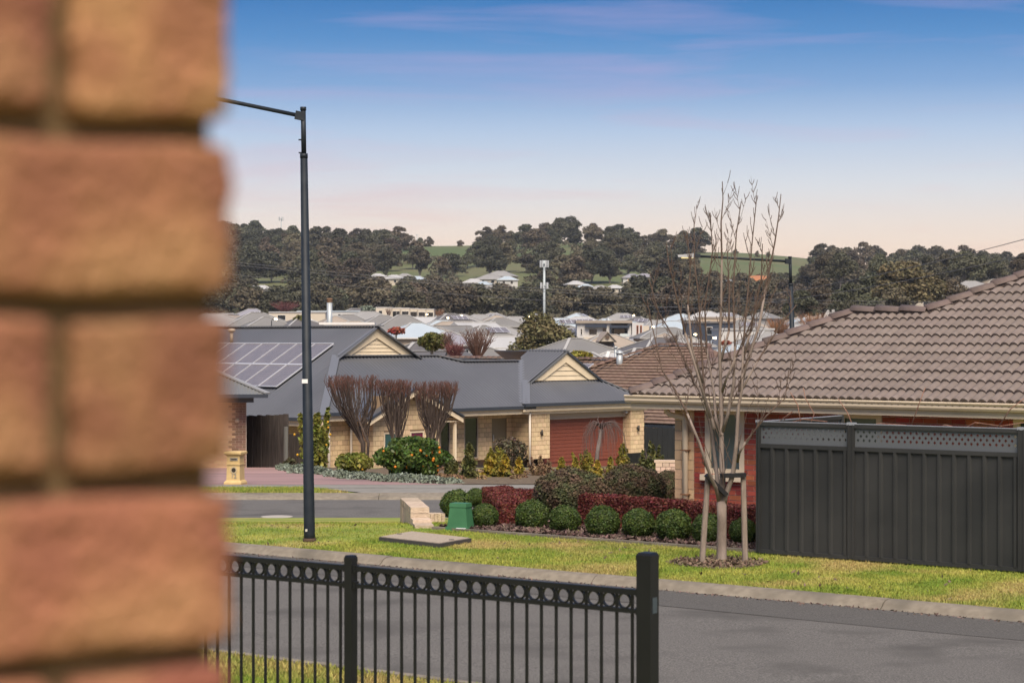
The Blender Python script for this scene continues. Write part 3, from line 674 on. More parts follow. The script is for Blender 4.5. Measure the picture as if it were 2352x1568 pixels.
    q = P(532, 757, 84.2); f = MB(); f.tube([q-Vector((0, 0, .55)), q-Vector((0, 0, .04))], .07, 10); f.tube([q-Vector((0, 0, .10)), q-Vector((0, 0, .06)), q+Vector((0, 0, .02)), q+Vector((0, 0, .05))], [.10, .16, .16, .05], 12); f.build('roof_vent', m_frame, h, True)
grey_house()

# ------------------------------------------------------------------ brown shingle tiled house behind the garage
def brown_house():
    t = .466; K = 1.3; O = Vector(((57.8-61.5)*.70711*K, (57.8+61.5)*.70711*K, EYE+(-.356-2.95)*K))
    def bp(u, v, z): return O+UA*(u-57.8)*K+VA*(v-61.5)*K+Vector((0, 0, (z+.356)*K))
    pz = lambda u: -.356+t*(u-57.8); kf = math.sqrt(1+t*t)*K
    h = thing('brown_tiled_house', 'house with brown flat tiled roof behind the grey garage', 'house', (O.x, O.y, zn(100)))
    m_t = M('brown_shingle', (.155, .10, .072), (.20, .135, .10), scale=4, rough=.85, orand=.10, c3=(.13, .09, .07), c3scale=1)
    m_r = M('brown_ridge_tile', (.155, .10, .075), rough=.85, orand=.2)
    poly = [(v, u) for u, v in ((57.8, 49.0), (57.8, 70), (62.8, 70), (62.8, 56.56), (64.1, 55.26), (64.1, 52.6), (60.5, 49.0))]
    deck = MB(); deck.slab([bp(u, v, pz(u)-.06) for v, u in poly], (0, 0, -.08))
    deck.slab([bp(64.1, 55.26, pz(64.1)-.06), bp(64.1, 52.6, pz(64.1)-.06), bp(68, 49, .9), bp(70.4, 49, -.4), bp(70.4, 61, -.4)], (0, 0, -.05))
    deck.slab([bp(64.1, 52.6, pz(64.1)-.06), bp(60.5, 49, pz(60.5)-.06), bp(68, 49, .9)], (0, 0, -.05))
    roof = deck.build('roof', m_r, h)
    W, Lg = .42, .45; mb = MB(); mb.slab([(0.006, 0, .045), (W-.006, 0, .045), (W-.006, Lg, -.03), (.006, Lg, -.03)], (0, 0, .045)); tm = mb.mesh('flat_tile', m_t)
    up = (UA+Vector((0, 0, t))).normalized(); e = -VA; nr = e.cross(up); nr = nr if nr.z > 0 else -nr
    e2 = up.cross(nr).normalized()
    O2 = bp(57.8, 70, pz(57.8)); pol2 = [((70-v)*K, (u-57.8)*kf) for v, u in poly]
    if e2.dot(-VA) < 0: e2 = -e2
    def vis(p):
        x = CX+FPX*p.x/p.y; y = HY+FPX*(EYE-p.z)/p.y; return (x > 1345 and y < 905 and x < 1680 and y < 960-.0*x) or (1475 < x < 1560 and y > 905) or (1110 < x < 1345 and y < 835)
    tile_roof(roof, pol2, (O2, e2, up, nr), tm, W, .36, vis, mat=m_t)
    for a, b in ((bp(58.5, 60.86, pz(58.5)+.05), bp(64.1, 55.26, pz(64.1)+.06)), (bp(64.1, 55.26, pz(64.1)+.06), bp(64.1, 52.6, pz(64.1)+.06)), (bp(64.1, 52.6, pz(64.1)+.06), bp(60.5, 49, pz(60.5)+.06)), (bp(62.8, 70, pz(62.8)+.06), bp(62.8, 56.56, pz(62.8)+.06))):
        ridge_tiles(roof, a, b, m_r, .15, .45)
    g = MB(); g.beam(bp(57.7, 49, -.42), bp(57.7, 70, -.42), .13, .13); g.build('gutter', m_navy, h)
    f = MB(); f.beam(bp(57.8, 49, -.60), bp(57.8, 70, -.60), .05, .2); f.build('fascia', m_cream, h)
    w = MB(); w.slab([bp(58.2, 49.3, -2.6), bp(58.2, 69.7, -2.6), bp(69.5, 69.7, -2.6), bp(69.5, 49.3, -2.6)], (0, 0, 2.15*K)); w.build('wall', m_brk, h)
    ey = up
    for i in range(2):
        c_ = bp(60.62, 59.4-i*1.1, pz(60.62))+nr*.2; solar(h, c_, -VA, ey, 1.35, 2.3)
    q = P(1423, 829, 109); f = MB(); f.tube([q-Vector((0, 0, .6)), q+Vector((0, 0, .42))], .17, 12); f.tube([q+Vector((0, 0, .40)), q+Vector((0, 0, .46)), q+Vector((0, 0, .60))], [.22, .22, .05], 12); f.build('flue', MATS['galvanised'], h, True)
    q = P(1414, 812, 110); f = MB(); f.tube([q-Vector((0, 0, 1)), q+Vector((0, 0, .3))], .07, 8); f.tube([q+Vector((0, 0, .3)), q+Vector((0, 0, .4))], .11, 8); f.build('vent_pipe', MATS['galvanised'], h, True)
brown_house()

# ------------------------------------------------------------------ number 12 at the left edge: pale brick with brown quoins
def house12():
    Z = 68.0; cw = P(565, 905, Z); zb = zn(68)-.1; zt = P(565, 908, Z).z; ang = R(8)
    h = thing('pale_brick_house', 'pale brick house with brown brick corner quoins beside the driveway', 'house', (cw.x-3, Z+2, zn(68)))
    d = Vector((math.cos(ang), math.sin(ang), 0)); L = 6.0; p0 = cw-d*L; p0.z = 0
    m_pb = M('pale_brick', (.56, .37, .23), (.49, .32, .20), scale=6, rough=.95, orand=.14); m_qb = M('brown_brick', (.20, .12, .085), (.26, .16, .11), scale=6, rough=.95, orand=.2)
    m_gm = M('grey_mortar', (.50, .42, .34), rough=.95)
    mb = MB(); mb.box(p0+d*L/2+Vector((-d.y*-.06, .06, (zb+zt)/2)), (L, .12, zt-zb), ang); w = mb.build('wall', m_gm, h)
    z = zb; k = 0; nrm = Vector((d.y, -d.x, 0))
    while z < zt-.02:
        q = 2 if (k//4) % 2 else 3; x = 0.0; i = 0; s = L
        while s > L-2.2:
            bl = .12 if (i == 0 and k % 2) else .24; c_ = p0+d*(s-bl/2)-nrm*.04+Vector((0, 0, z+.043)); piece('brick', m_qb if L-s < (.30 if q == 2 else .44) else m_pb, w, c_, (bl-.010, .11, .076), ang); s -= bl; i += 1
        z += .086; k += 1
    rest = MB(); z = zb; k = 0
    while z < zt-.02:
        s = L-2.2-(.12 if k % 2 else 0)
        while s > .3: rest.box(p0+d*(s-.12)-nrm*.04+Vector((0, 0, z+.043)), (.23, .11, .076), ang); s -= .24
        z += .086; k += 1
    tag(rest.build('brick', m_pb, w), kind='stuff')
    sd = MB(); sd.box(cw+Vector((-4.6, 4.2, 0))*1+Vector((0, 0, (zb+zt)/2-cw.z)), (5.8, 7.6, zt-zb-.02), 0); sd.build('rear_wall', m_pb, h)
    v_ = MB(); c_ = P(545, 966, Z-.08); v_.tube([c_, c_-Vector((0, .06, 0))], .075, 12); v_.build('round_vent', m_frame, h, True)
    # hip roof of corrugated steel
    e1 = P(616, 905, Z-.9); t = .42; O = e1-d*9; up = (Vector((-d.y, d.x, 0))+Vector((0, 0, t))).normalized(); nr = d.cross(up); nr = nr if nr.z > 0 else -nr
    m_gs = M('grey_steel', (.17, .175, .175), (.20, .205, .20), scale=.5, rough=.4, metal=.25)
    rr = corrugate('roof', [(0, 0), (9, 0), (4.6, 4.4*1.085), (0, 4.4*1.085)], (O, d, up, nr), m_gs, h, .12, .016)
    c_ = MB(); c_.beam(e1+Vector((0, 0, .03)), O+d*4.6+up*4.4*1.085+Vector((0, 0, .03)), .22, .05); c_.build('ridge_cap', M('grey_cap', (.27, .27, .265), rough=.4), rr)
    r2 = MB(); r2.slab([e1-Vector((0, 0, .03)), O+d*4.6+up*4.77-Vector((0, 0, .03)), e1+Vector((-1.5, 8.7, -.03))], (0, 0, -.04)); r2.build('side_slope', m_gs, h)
    g = MB(); g.beam(O-Vector((0, .05, .06)), e1-Vector((0, .05, .06)), .12, .12); g.build('gutter', m_navy, h)
    f = MB(); f.beam(O+Vector((0, .1, -.2)), e1+Vector((-.5, .1, -.2)), .05, .16); f.build('fascia', M('dark_fascia', (.08, .085, .085)), h)
house12()

# ------------------------------------------------------------------ foreground brick pier, very close to the lens
def pier():
    import bmesh
    d = Vector((.852, .524, 0)); nrm = Vector((.524, -.852, 0)); corner = Vector((-.1402, .988, 0)); ang = math.atan2(d.y, d.x)
    m_b = M('mottled_brick', (.335, .185, .09), (.315, .13, .07), scale=9, rough=.9, orand=.24, bump=.6, bscale=120, c3=(.215, .08, .05), c3scale=11)
    m_m = M('shaded_pier_mortar', (.21, .14, .07), (.16, .105, .05), scale=40, rough=.97, bump=.5, bscale=150)  # dark brown mortar colour includes the shade of the recessed joints
    w = thing('brick_pier', 'blurred tan and orange brick pier close up along the left edge', 'pier', (corner.x-.3, corner.y, 0))
    core = MB(); core.box(corner-d*.604-nrm*.136+Vector((0, 0, 2.05)), (1.2, .24, 4.1), ang); wl_ = core.build('wall', m_m, w)
    def brick_mesh(L, seed):
        bm = bmesh.new(); bmesh.ops.create_cube(bm, size=1)
        for v in bm.verts: v.co = Vector((v.co.x*L, v.co.y*.11, v.co.z*.0725))
        bmesh.ops.bevel(bm, geom=bm.edges[:], offset=.0045, segments=2, affect='EDGES', profile=.6)
        bmesh.ops.subdivide_edges(bm, edges=[e for e in bm.edges if e.calc_length() > .05], cuts=9, use_grid_fill=True)
        r_ = random.Random(seed); ph = [r_.uniform(0, 6) for _ in range(6)]
        for v in bm.verts:
            c_ = v.co; k = math.sin(c_.x*130+ph[0]+c_.z*60)*math.sin(c_.z*150+ph[1])*.0016+math.sin(c_.x*60+ph[2])*.0012+math.sin(c_.z*210+ph[3])*.0012
            c_ += Vector((math.copysign(k, c_.x), math.copysign(k*.6, c_.y), math.sin(c_.x*55+ph[4])*.0012))
        me = bpy.data.meshes.new('pier_brick'); bm.to_mesh(me); bm.free(); me.materials.append(m_b); me.polygons.foreach_set('use_smooth', [True]*len(me.polygons)); return me
    full = [brick_mesh(.226, i) for i in range(3)]; half = [brick_mesh(.078, 9+i) for i in range(2)]
    k0 = -24
    for k in range(k0, 35):
        zc = EYE+.1015+.043-.086*k; odd = (k % 2 == 0); s = 0.0; i = 0
        if zc > 4.1 or zc < .1: continue
        while s < 1.1:
            L = .078 if (odd and i == 0) else .226
            c_ = corner-d*(s+L/2)-nrm*.055+Vector((0, 0, zc)); me = rnd.choice(half if L < .1 else full)
            link('brick', me, wl_, c_-worg(wl_), (0, 0, ang+rnd.uniform(-.004, .004))); s += L+.014; i += 1
pier()
# ------------------------------------------------------------------ black ring-top fence in front
def ring_fence():
    m = M('black_paint', (.0055, .006, .0075), (.008, .0085, .010), scale=3, rough=.45, spec=.35)
    m_tag = M('worn_black', (.05, .065, .08), rough=.5)
    A = Vector((.836, 12.66, 0)); B = Vector((-1.136, 14.03, 0)); d = (B-A).normalized(); ang = math.atan2(d.y, d.x); top = 1.35; L = (B-A).length
    h = thing('ring_fence', 'black metal picket fence with a row of rings under its top rail', 'fence', (A.x, A.y, .06))
    def post(p, w, t, nm='post'):
        b = MB(); b.box(p+Vector((0, 0, (t+.02)/2)), (w, w, t-.02), ang); q = b.build(nm, m, h)
        c_ = MB(); c_.box(p+Vector((0, 0, t+.012)), (w*1.04, w*1.04, .03), ang); c_.box(p+Vector((0, 0, t+.034)), (w*1.02, w*1.02, .018), ang, taper=.8); c_.build('post_cap', m, q); return q
    zt = P(1478, 1268, 12.66).z
    gp = post(A-d*.03, .104, zt-.04, 'gate_post')
    post(B, .066, P(806, 1275, 14.03).z-.04)
    nrm = Vector((d.y, -d.x, 0)); nrm = nrm if nrm.y < 0 else -nrm
    hk = MB(); hk.box(A-d*.03-d*.053+Vector((0, 0, zt-.33)), (.006, .05, .10), ang); hk.build('latch_plate', m_tag, gp)
    ringm = MB(); rr = .046; n = 18
    ring = [(math.cos(2*math.pi*i/n), math.sin(2*math.pi*i/n)) for i in range(n)]
    for i in range(n):
        a, b = ring[i], ring[(i+1) % n]
        P0 = [d*a[0]*q+Vector((0, 0, a[1]*q))+nrm*o for q in (rr-.005, rr+.005) for o in (-.010, .010)]
        P1 = [d*b[0]*q+Vector((0, 0, b[1]*q))+nrm*o for q in (rr-.005, rr+.005) for o in (-.010, .010)]
        ringm.add(P0+P1, [(0, 1, 5, 4), (2, 6, 7, 3), (0, 4, 6, 2), (1, 3, 7, 5)])
    rm = ringm.mesh('fence_ring', m); bar = MB(); bar.box((0, 0, 0), (.016, .016, 1.17), ang); barm = bar.mesh('fence_bar', m)
    def panel(p0, p1, nb):
        for z, hh in ((top, .036), (top-.125, .028), (.25, .036)):
            r = MB(); r.beam(p0+Vector((0, 0, z-hh/2)), p1+Vector((0, 0, z-hh/2)), .036, hh); r.build('rail', m, h)
        for i in range(nb):
            q = p0+(p1-p0)*((i+.45)/nb); link('bar', barm, h, q+Vector((0, 0, top-.02-1.17/2))-worg(h))
            if i < nb-1: link('ring', rm, h, p0+(p1-p0)*((i+.95)/nb)+Vector((0, 0, top-.036-.042))-worg(h))
        for q in (p0, p1):
            for z in (top-.02, top-.135):
                b = MB(); b.box(q+Vector((0, 0, z)), (.03, .05, .05), ang); b.build('bracket', m, h)
    panel(A+d*.03, B-d*.04, 20); panel(B+d*.04, B+d*2.40, 20)
    post(B+d*2.44, .066, P(806, 1275, 14.03).z-.04); panel(B+d*2.48, B+d*4.84, 20)
ring_fence()

# ------------------------------------------------------------------ dark steel panel fence (right)
def steel_fence():
    m = M('charcoal_steel', (.024, .0255, .026), (.036, .037, .037), scale=1.3, rough=.6, spec=.3); ml = M('grey_lattice', (.095, .105, .115), rough=.6); mc = M('zinc_edge', (.26, .28, .31), rough=.5)
    nF = 23.9; a_l = RA.dot(Vector((3.28, 27.1, 0))); a1 = RA.dot(Vector((4.51, 26.37, 0))); a2 = RA.dot(Vector((6.34, 24.98, 0)))+.06
    h = thing('steel_fence', 'charcoal ribbed steel fence with a diamond lattice strip on top', 'fence', RF(a_l, nF))
    def post(a, nm='post', w=.10, dep=.07):
        b = MB(); b.box(RF(a, nF, .92), (w, dep, 1.78), math.atan2(RA.y, RA.x)); q = b.build(nm, m, h)
        for s in (-.3, .3):
            g = MB(); g.box(RF(a+s*w, nF-dep/2-.006, .92), (.014, .012, 1.77), math.atan2(RA.y, RA.x)); g.build('post_rib', m, q)
        c_ = MB(); c_.box(RF(a, nF, 1.815), (w+.01, dep+.012, .035), math.atan2(RA.y, RA.x)); c_.build('post_cap', mc, q)
    def panel(p, q_, n=None):
        """p, q_ world ends"""
        d = (q_-p).normalized(); L = (q_-p).length; nr = Vector((d.y, -d.x, 0)); nr = nr if nr.y < 0 else -nr; V = []; k = 0; pw = L/round(L/.2125); prof = []
        s = 0.0
        while s < L-1e-6:
            for f, dz in ((0, 0), (.66, 0), (.74, .03), (.90, .03), (.98, 0)): prof.append((min(s+f*pw, L), dz))
            s += pw
        prof.append((L, 0)); mb = MB(); A = [p+d*s_+nr*z_+Vector((0, 0, .06)) for s_, z_ in prof]; B = [v+Vector((0, 0, 1.40)) for v in A]; nn = len(A)
        mb.add(A+B, [(i, i+1, nn+i+1, nn+i) for i in range(nn-1)]); mb.build('panel_sheet', m, h)
        for z, hh, mt in ((.05, .05, m), (1.485, .055, m), (1.785, .05, m)):
            b = MB(); b.beam(p+Vector((0, 0, z)), q_+Vector((0, 0, z)), .06, hh); r = b.build('rail', mt, h)
        b = MB(); b.beam(p+Vector((0, 0, 1.814)), q_+Vector((0, 0, 1.814)), .055, .008); b.build('rail_top', mc, r)
        # lattice sheet with diamond holes
        mb = MB(); z0, z1 = 1.51, 1.762; cols = int(L/.082); cw = L/cols; rows = [(1.60, 0), (1.655, .5), (1.71, 0)]; ch = .055
        top_, bot = z1, 1.60-ch/2
        pt = lambda s_, z_: p+d*min(max(s_, 0), L)+Vector((0, 0, z_))
        mb.add([pt(0, z0), pt(L, z0), pt(L, bot), pt(0, bot)], [(0, 1, 2, 3)]); mb.add([pt(0, 1.71+ch/2), pt(L, 1.71+ch/2), pt(L, top_), pt(0, top_)], [(0, 1, 2, 3)])
        for zc, of in rows:
            for i in range(-1, cols+1):
                c_ = (i+.5+of)*cw; a, b = c_-cw/2, c_+cw/2
                if b <= 0.001 or a >= L-.001: continue
                if a < -.001 or b > L+.001: mb.add([pt(a, zc-ch/2), pt(b, zc-ch/2), pt(b, zc+ch/2), pt(a, zc+ch/2)], [(0, 1, 2, 3)]); continue
                hw, hh = .019, .0225
                mb.add([pt(a, zc-ch/2), pt(b, zc-ch/2), pt(b, zc+ch/2), pt(a, zc+ch/2), pt(c_, zc-hh), pt(c_+hw, zc), pt(c_, zc+hh), pt(c_-hw, zc)],
                       [(0, 1, 4), (1, 5, 4), (1, 2, 5), (2, 6, 5), (2, 3, 6), (3, 7, 6), (3, 0, 7), (0, 4, 7)])
        mb.build('lattice', ml, h)
    post(a_l+.03, w=.06); post(a1); post(a2); 
    panel(RF(a_l+.06, nF), RF(a1-.05, nF)); panel(RF(a1+.05, nF), RF(a2-.05, nF)); panel(RF(a2+.05, nF), RF(a2+2.33, nF)); post(a2+2.38)
    # return panel running back towards the house
    p = RF(a_l+.06, nF+.05); q = P(1932, 962, 29.2); q.z = 0; panel(p, q)
    b = MB(); b.box((q.x, q.y, .9), (.08, .07, 1.84), 0); b.build('post', m, h)
steel_fence()
# dry climbing-vine canes trained along the fence top
def canes():
    m = M('red_cane', (.20, .09, .065), (.28, .17, .12), scale=30, rough=.8); h = thing('vine_canes', 'bare reddish vine canes trained along the steel fence top', 'vine', RF(-13, 24.05))
    rg_ = random.Random(5); specs = [((1765, 985), (1820, 945), (1790, 975)), ((1790, 978), (1845, 962), (1900, 968)), ((1840, 975), (1832, 930), (1815, 900)), ((1860, 975), (1870, 950), (1850, 915), (1845, 890)), ((1980, 985), (2020, 972), (2080, 976), (2130, 990)), ((2090, 985), (2110, 930), (2125, 890)), ((2200, 992), (2240, 970), (2300, 978), (2352, 970)), ((2290, 985), (2320, 940), (2352, 915)), ((1960, 980), (1945, 945), (1925, 915)), ((2150, 990), (2170, 975), (2210, 985))]
    for s in specs:
        mb = MB(); pts = [P(x, y, 27.3-(x-1730)/623*2.2) for x, y in s]
        mb.tube(pts, [.008-.004*i/len(pts) for i in range(len(pts))], 5); mb.build('cane', m, h, True)
canes()

# ------------------------------------------------------------------ dark fences beside the grey house
def paling(name, label, pa, pb, hgt, boards, rails=True, mat=None):
    m = mat or M('dark_timber', (.045, .038, .033), (.085, .07, .06), scale=3, rough=.9, stretch=(6, 6, .6)); h = thing(name, label, 'fence', (pa.x, pa.y, zn(pa.y)))
    d = (pb-pa); L = d.length; d = d/L; ang = math.atan2(d.y, d.x); nr = Vector((d.y, -d.x, 0)); nr = nr if nr.y < 0 else -nr; bw = L/boards
    for i in range(boards):
        c_ = pa+d*(i+.5)*bw; zz = zn(c_.y); b = MB(); b.box((c_.x, c_.y, zz+hgt/2+rnd.uniform(-.02, .02)), (bw*.94, .03+.02*(i % 2), hgt), ang); b.build('board', m, h)
    if rails:
        for z in (.45, hgt*.74):
            b = MB(); b.beam(pa+nr*.07+Vector((0, 0, zn(pa.y)+z)), pb+nr*.07+Vector((0, 0, zn(pb.y)+z)), .06, .09); b.build('rail', M('weathered_rail', (.14, .14, .125), rough=.9), h)
        b = MB(); b.box(Vector((pb.x, pb.y, zn(pb.y)+hgt*.38))+nr*.1, (.10, .10, hgt*.78), ang); b.build('post', MATS['weathered_rail'], h)
g0, g1 = P(562, 1070, 70.5), P(662, 1075, 68.5)
paling('timber_fence', 'dark timber paling fence with rails between the two houses on the left', g0, g1, 1.85, 10)
paling('timber_gate', 'low dark timber gate behind the lemon tree', P(664, 1075, 72), P(704, 1078, 71), 1.25, 6, False)
paling('side_fence', 'dark ribbed side fence right of the garage pillar', P(1440, 1062, 97), P(1570, 1062, 95), 1.75, 11, False, M('charcoal_sheet', (.03, .032, .035), rough=.6))

# ------------------------------------------------------------------ street lamps
m_pole = M('navy_pole', (.011, .016, .023), (.018, .024, .031), scale=6, rough=.55, spec=.3)
def lamp(label, base, top, arm_end, head, collar, s=1.0):
    h = thing('street_lamp', label, 'street lamp', base, 'tall navy street lamps'); b = Vector(base); t = Vector(top); d = t-b; c_ = b+d*collar
    m = MB(); m.tube([b, b+d*.02, c_], [.083*s, .082*s, .053*s], 14); m.tube([c_-d*.004, c_+d*.006], [.058*s, .056*s], 14); pl = m.build('pole', m_pole, h, True)
    m = MB(); m.tube([c_+d*.004, t], .037*s, 12); m.tube([t-d*.002, t+d*.006], .045*s, 12); m.build('upper_pole', m_pole, h, True)
    f = MB(); f.tube([b-Vector((0, 0, .02)), b+Vector((0, 0, .05))], .095*s, 14); f.build('base_plate', M('rust_base', (.07, .045, .03), rough=.9), h, True)
    a0 = t-d*.016; ae = Vector(arm_end); m = MB(); m.tube([a0, ae], .030*s, 10); m.build('arm', m_pole, h, True)
    cl = MB(); cl.beam(a0-(ae-a0).normalized()*.02, a0+(ae-a0).normalized()*.12, .085*s, .12*s); cl.build('arm_clamp', m_pole, h)
    for k in (.93, .90):
        q = MB(); p = b+d*k; q.beam(p, p+Vector((-.075*s, 0, 0)), .02, .02); q.build('bolt', m_pole, h)
    u = (ae-a0).normalized(); hd = MB(); q = ae
    hd.slab([q+Vector((0, -.11, -.03)), q+Vector((0, .11, -.03)), q+Vector((0, .10, .055)), q+Vector((0, -.10, .055))], u*.16); hd.build('lamp_neck', m_pole, h)
    hd = MB(); q = ae+u*.16; e = ae+u*.55
    hd.add([q+Vector((0, -.13, -.05)), q+Vector((0, .13, -.05)), q+Vector((0, .11, .06)), q+Vector((0, -.11, .06)), e+Vector((0, -.08, -.05)), e+Vector((0, .08, -.05)), e+Vector((0, .06, .0)), e+Vector((0, -.06, .0))],
           [(0, 3, 2, 1), (4, 5, 6, 7), (0, 1, 5, 4), (2, 3, 7, 6), (0, 4, 7, 3), (1, 2, 6, 5)]); hd.build('lamp_head', M('lamp_grey', (.26, .265, .27), rough=.5), h)
    gl = MB(); gl.box((ae+u*.32)+Vector((0, 0, -.058)), (.26, .16, .02), math.atan2(u.y, u.x)); gl.build('lens', M('lit_lens', (.8, .7, .4), emit=(1, .75, .3), est=.6), h)
    return h, pl
lb = P(711, 1243, 28.9); lb.z = 0
lt = P(696.5, 252, 28.9)
h1, p1 = lamp('tall navy street lamp on the grass verge left of the corner garden', lb, lt, P(300, 186, 28.7), True, .892)
s_ = MB(); c_ = P(704.5, 875, 28.9); s_.box(c_+Vector((-.02, -.071, 0)), (.085, .012, .06)); s_.build('sticker', M('white_sticker', (.75, .74, .72)), p1)
s_ = MB(); c_ = P(705, 1216, 28.9); s_.box(c_+Vector((0, -.082, 0)), (.03, .01, .035)); s_.build('access_cover', M('pale_cover', (.5, .48, .42)), p1)
lb2 = P(1830, 900, 48); lb2.z = zn(48); lamp('navy street lamp rising behind the brown tiled roof, its arm crossing the bare tree', lb2, P(1814.5, 592, 48), P(1608, 588.5, 47.6), True, .885)

# ------------------------------------------------------------------ small street furniture
def pit():
    m = M('pit_concrete', (.30, .25, .19), (.38, .32, .25), scale=30, rough=.95, bump=.4, bscale=80); mr = M('pit_rim', (.06, .055, .055), rough=.7)
    q = [ground_at(x, y) for x, y in ((870, 1243), (944, 1230), (1083, 1246), (1010, 1259))]; c_ = sum(q, Vector())/4
    h = thing('pit_lid', 'rectangular concrete service pit lid set in the grass', 'pit lid', c_)
    b = MB(); b.slab([p+Vector((0, 0, -.02)) for p in q], (0, 0, .085)); b.build('rim', mr, h)
    b = MB(); b.slab([c_+(p-c_)*.955+Vector((0, 0, .05)) for p in q], (0, 0, .025)); b.build('lid', m, h)
    for k in ((0, 1), (2, 3)):
        e = (q[k[0]]+q[k[1]])/2; e = c_+(e-c_)*.86; b = MB(); b.box((e.x, e.y, .077), (.07, .04, .006)); b.build('lift_slot', mr, h)
pit()
def pillar_box():
    m = M('green_fibreglass', (.042, .14, .065), (.05, .16, .075), scale=5, rough=.5); g = ground_at(1058, 1217); rz = R(-24)
    h = thing('electrical_pillar', 'green tapered electrical pillar box beside the round clipped bushes', 'utility box', g)
    def fr(z, w, d): return [g+Matrix.Rotation(rz, 3, 'Z') @ Vector((sx*w/2, sy*d/2, 0))+Vector((0, 0, z)) for sx, sy in ((-1, -1), (1, -1), (1, 1), (-1, 1))]
    def loft(a, b): return MB().add(a+b, [(3, 2, 1, 0), (4, 5, 6, 7)]+[(i, (i+1) % 4, 4+(i+1) % 4, 4+i) for i in range(4)])
    loft(fr(-.02, .40, .30), fr(.06, .38, .28)).build('base', m, h); loft(fr(.06, .34, .25), fr(.36, .27, .20)).build('body', m, h); loft(fr(.36, .29, .215), fr(.42, .275, .20)).build('cap', m, h)
    b = MB(); p = g+Matrix.Rotation(rz, 3, 'Z') @ Vector((.08, -.155, .025)); b.box(p, (.16, .012, .05), rz); b.build('plate', M('white_plate', (.75, .76, .77)), h)
pillar_box()
def retaining():
    m = M('split_stone', (.42, .33, .24), (.52, .42, .32), scale=14, rough=.97, orand=.15, bump=.9, bscale=40); h = thing('retaining_wall', 'stepped pale stone block retaining wall at the corner of the garden bed', 'retaining wall', (-1.35, 31.2, 0))
    a = ground_at(975, 1213); b = P(940, 1170, 33.6); d = (b-a); d.z = 0; L = d.length; d = d/L; ang = math.atan2(d.y, d.x); k = 0
    n = 7
    for i in range(n):
        s = (i+.5)/n*L; p = a+d*s; tp = .05+.10*min(i, 2)/2+(.11 if i >= 2 else 0); z0 = zn(p.y)-.25
        for z_a, z_b in ((z0, tp-.10), (tp-.10, tp)):
            q = MB(); q.box((p.x+rnd.uniform(-.006, .006), p.y, (z_a+z_b)/2), (L/n-.010, .30, z_b-z_a-.008), ang, taper=.985); q.build('stone_block', m, h)
    p = b; e = P(1016, 1165, 33.9); dd = (e-p); dd.z = 0; l2 = dd.length; dd /= l2
    for i in range(9):
        q_ = p+dd*(i+.5)/9*l2; q = MB(); q.box((q_.x, q_.y, zn(q_.y)+.02), (l2/9-.008, .22, .28), math.atan2(dd.y, dd.x)); q.build('stone_block', m, h)
retaining()
def edging():
    h = thing('bed_edging', 'low concrete edging strip between the lawn and the mulch bed', 'edging', RF(-16, 24.05))
    a = -19.2
    while a < -13.5:
        L = .8; b = MB(); b.beam(RF(a+.006, 24.08, .01), RF(a+L-.006, 24.08, .01), .09, .06); b.build('edging_length', m_conc, h); a += L
edging()
def mailbox12():
    m = M('sandstone_render', (.56, .41, .19), (.50, .36, .165), scale=8, rough=.9); g = ground_at(541, 1113, 50, 60); rz = R(-12); h = thing('pillar_mailbox', 'sandy pillar letterbox marked 12 beside the pink driveway', 'letterbox', g)
    Rm = Matrix.Rotation(rz, 3, 'Z')
    def fr(z, w): return [g+Rm @ Vector((sx*w/2, sy*w/2, 0))+Vector((0, 0, z)) for sx, sy in ((-1, -1), (1, -1), (1, 1), (-1, 1))]
    def loft(*lv):
        mb = MB(); n = len(lv)
        mb.add([p for l in lv for p in fr(*l)], [(3, 2, 1, 0), tuple(4*(n-1)+i for i in range(4))]+[(4*j+i, 4*j+(i+1) % 4, 4*j+4+(i+1) % 4, 4*j+4+i) for j in range(n-1) for i in range(4)]); return mb
    loft((-.05, .50), (.07, .50), (.12, .44), (.14, .39), (.56, .37)).build('shaft', m, h); loft((.56, .41), (.60, .41)).build('band', m, h); loft((.60, .37), (.82, .37)).build('box', m, h); loft((.82, .40), (.86, .50), (.91, .50), (.93, .44)).build('cap', m, h)
    f = lambda x, z, o=.2: g+Rm @ Vector((x, -o, 0))+Vector((0, 0, z)); md = M('dark_hole', (.03, .025, .02)); mp = M('pewter', (.25, .24, .22), rough=.5)
    b = MB(); b.box(f(.02, .72, .19), (.22, .02, .075), rz); p = b.build('mail_slot', mp, h); b = MB(); b.box(f(.02, .72, .203), (.17, .01, .03), rz); b.build('slot_opening', md, p)
    b = MB(); b.tube([f(.02, .42, .18), f(.02, .42, .205)], .10, 16); p = b.build('paper_ring', M('pale_ring', (.45, .36, .22)), h); b = MB(); b.tube([f(.02, .42, .19), f(.02, .42, .210)], .062, 14); b.build('paper_hole', md, p)
    cu = bpy.data.curves.new('house_number', 'FONT'); cu.body = '12'; cu.size = .17; cu.extrude = .004; cu.align_x = 'CENTER'
    o = bpy.data.objects.new('house_number', cu); COL.objects.link(o); dg = bpy.context.evaluated_depsgraph_get(); me = bpy.data.meshes.new_from_object(o.evaluated_get(dg)); bpy.data.objects.remove(o)
    me.materials.clear(); me.materials.append(mp); link('house_number', me, h, f(.02, .20, .20)-g, (R(90), 0, rz))
mailbox12()
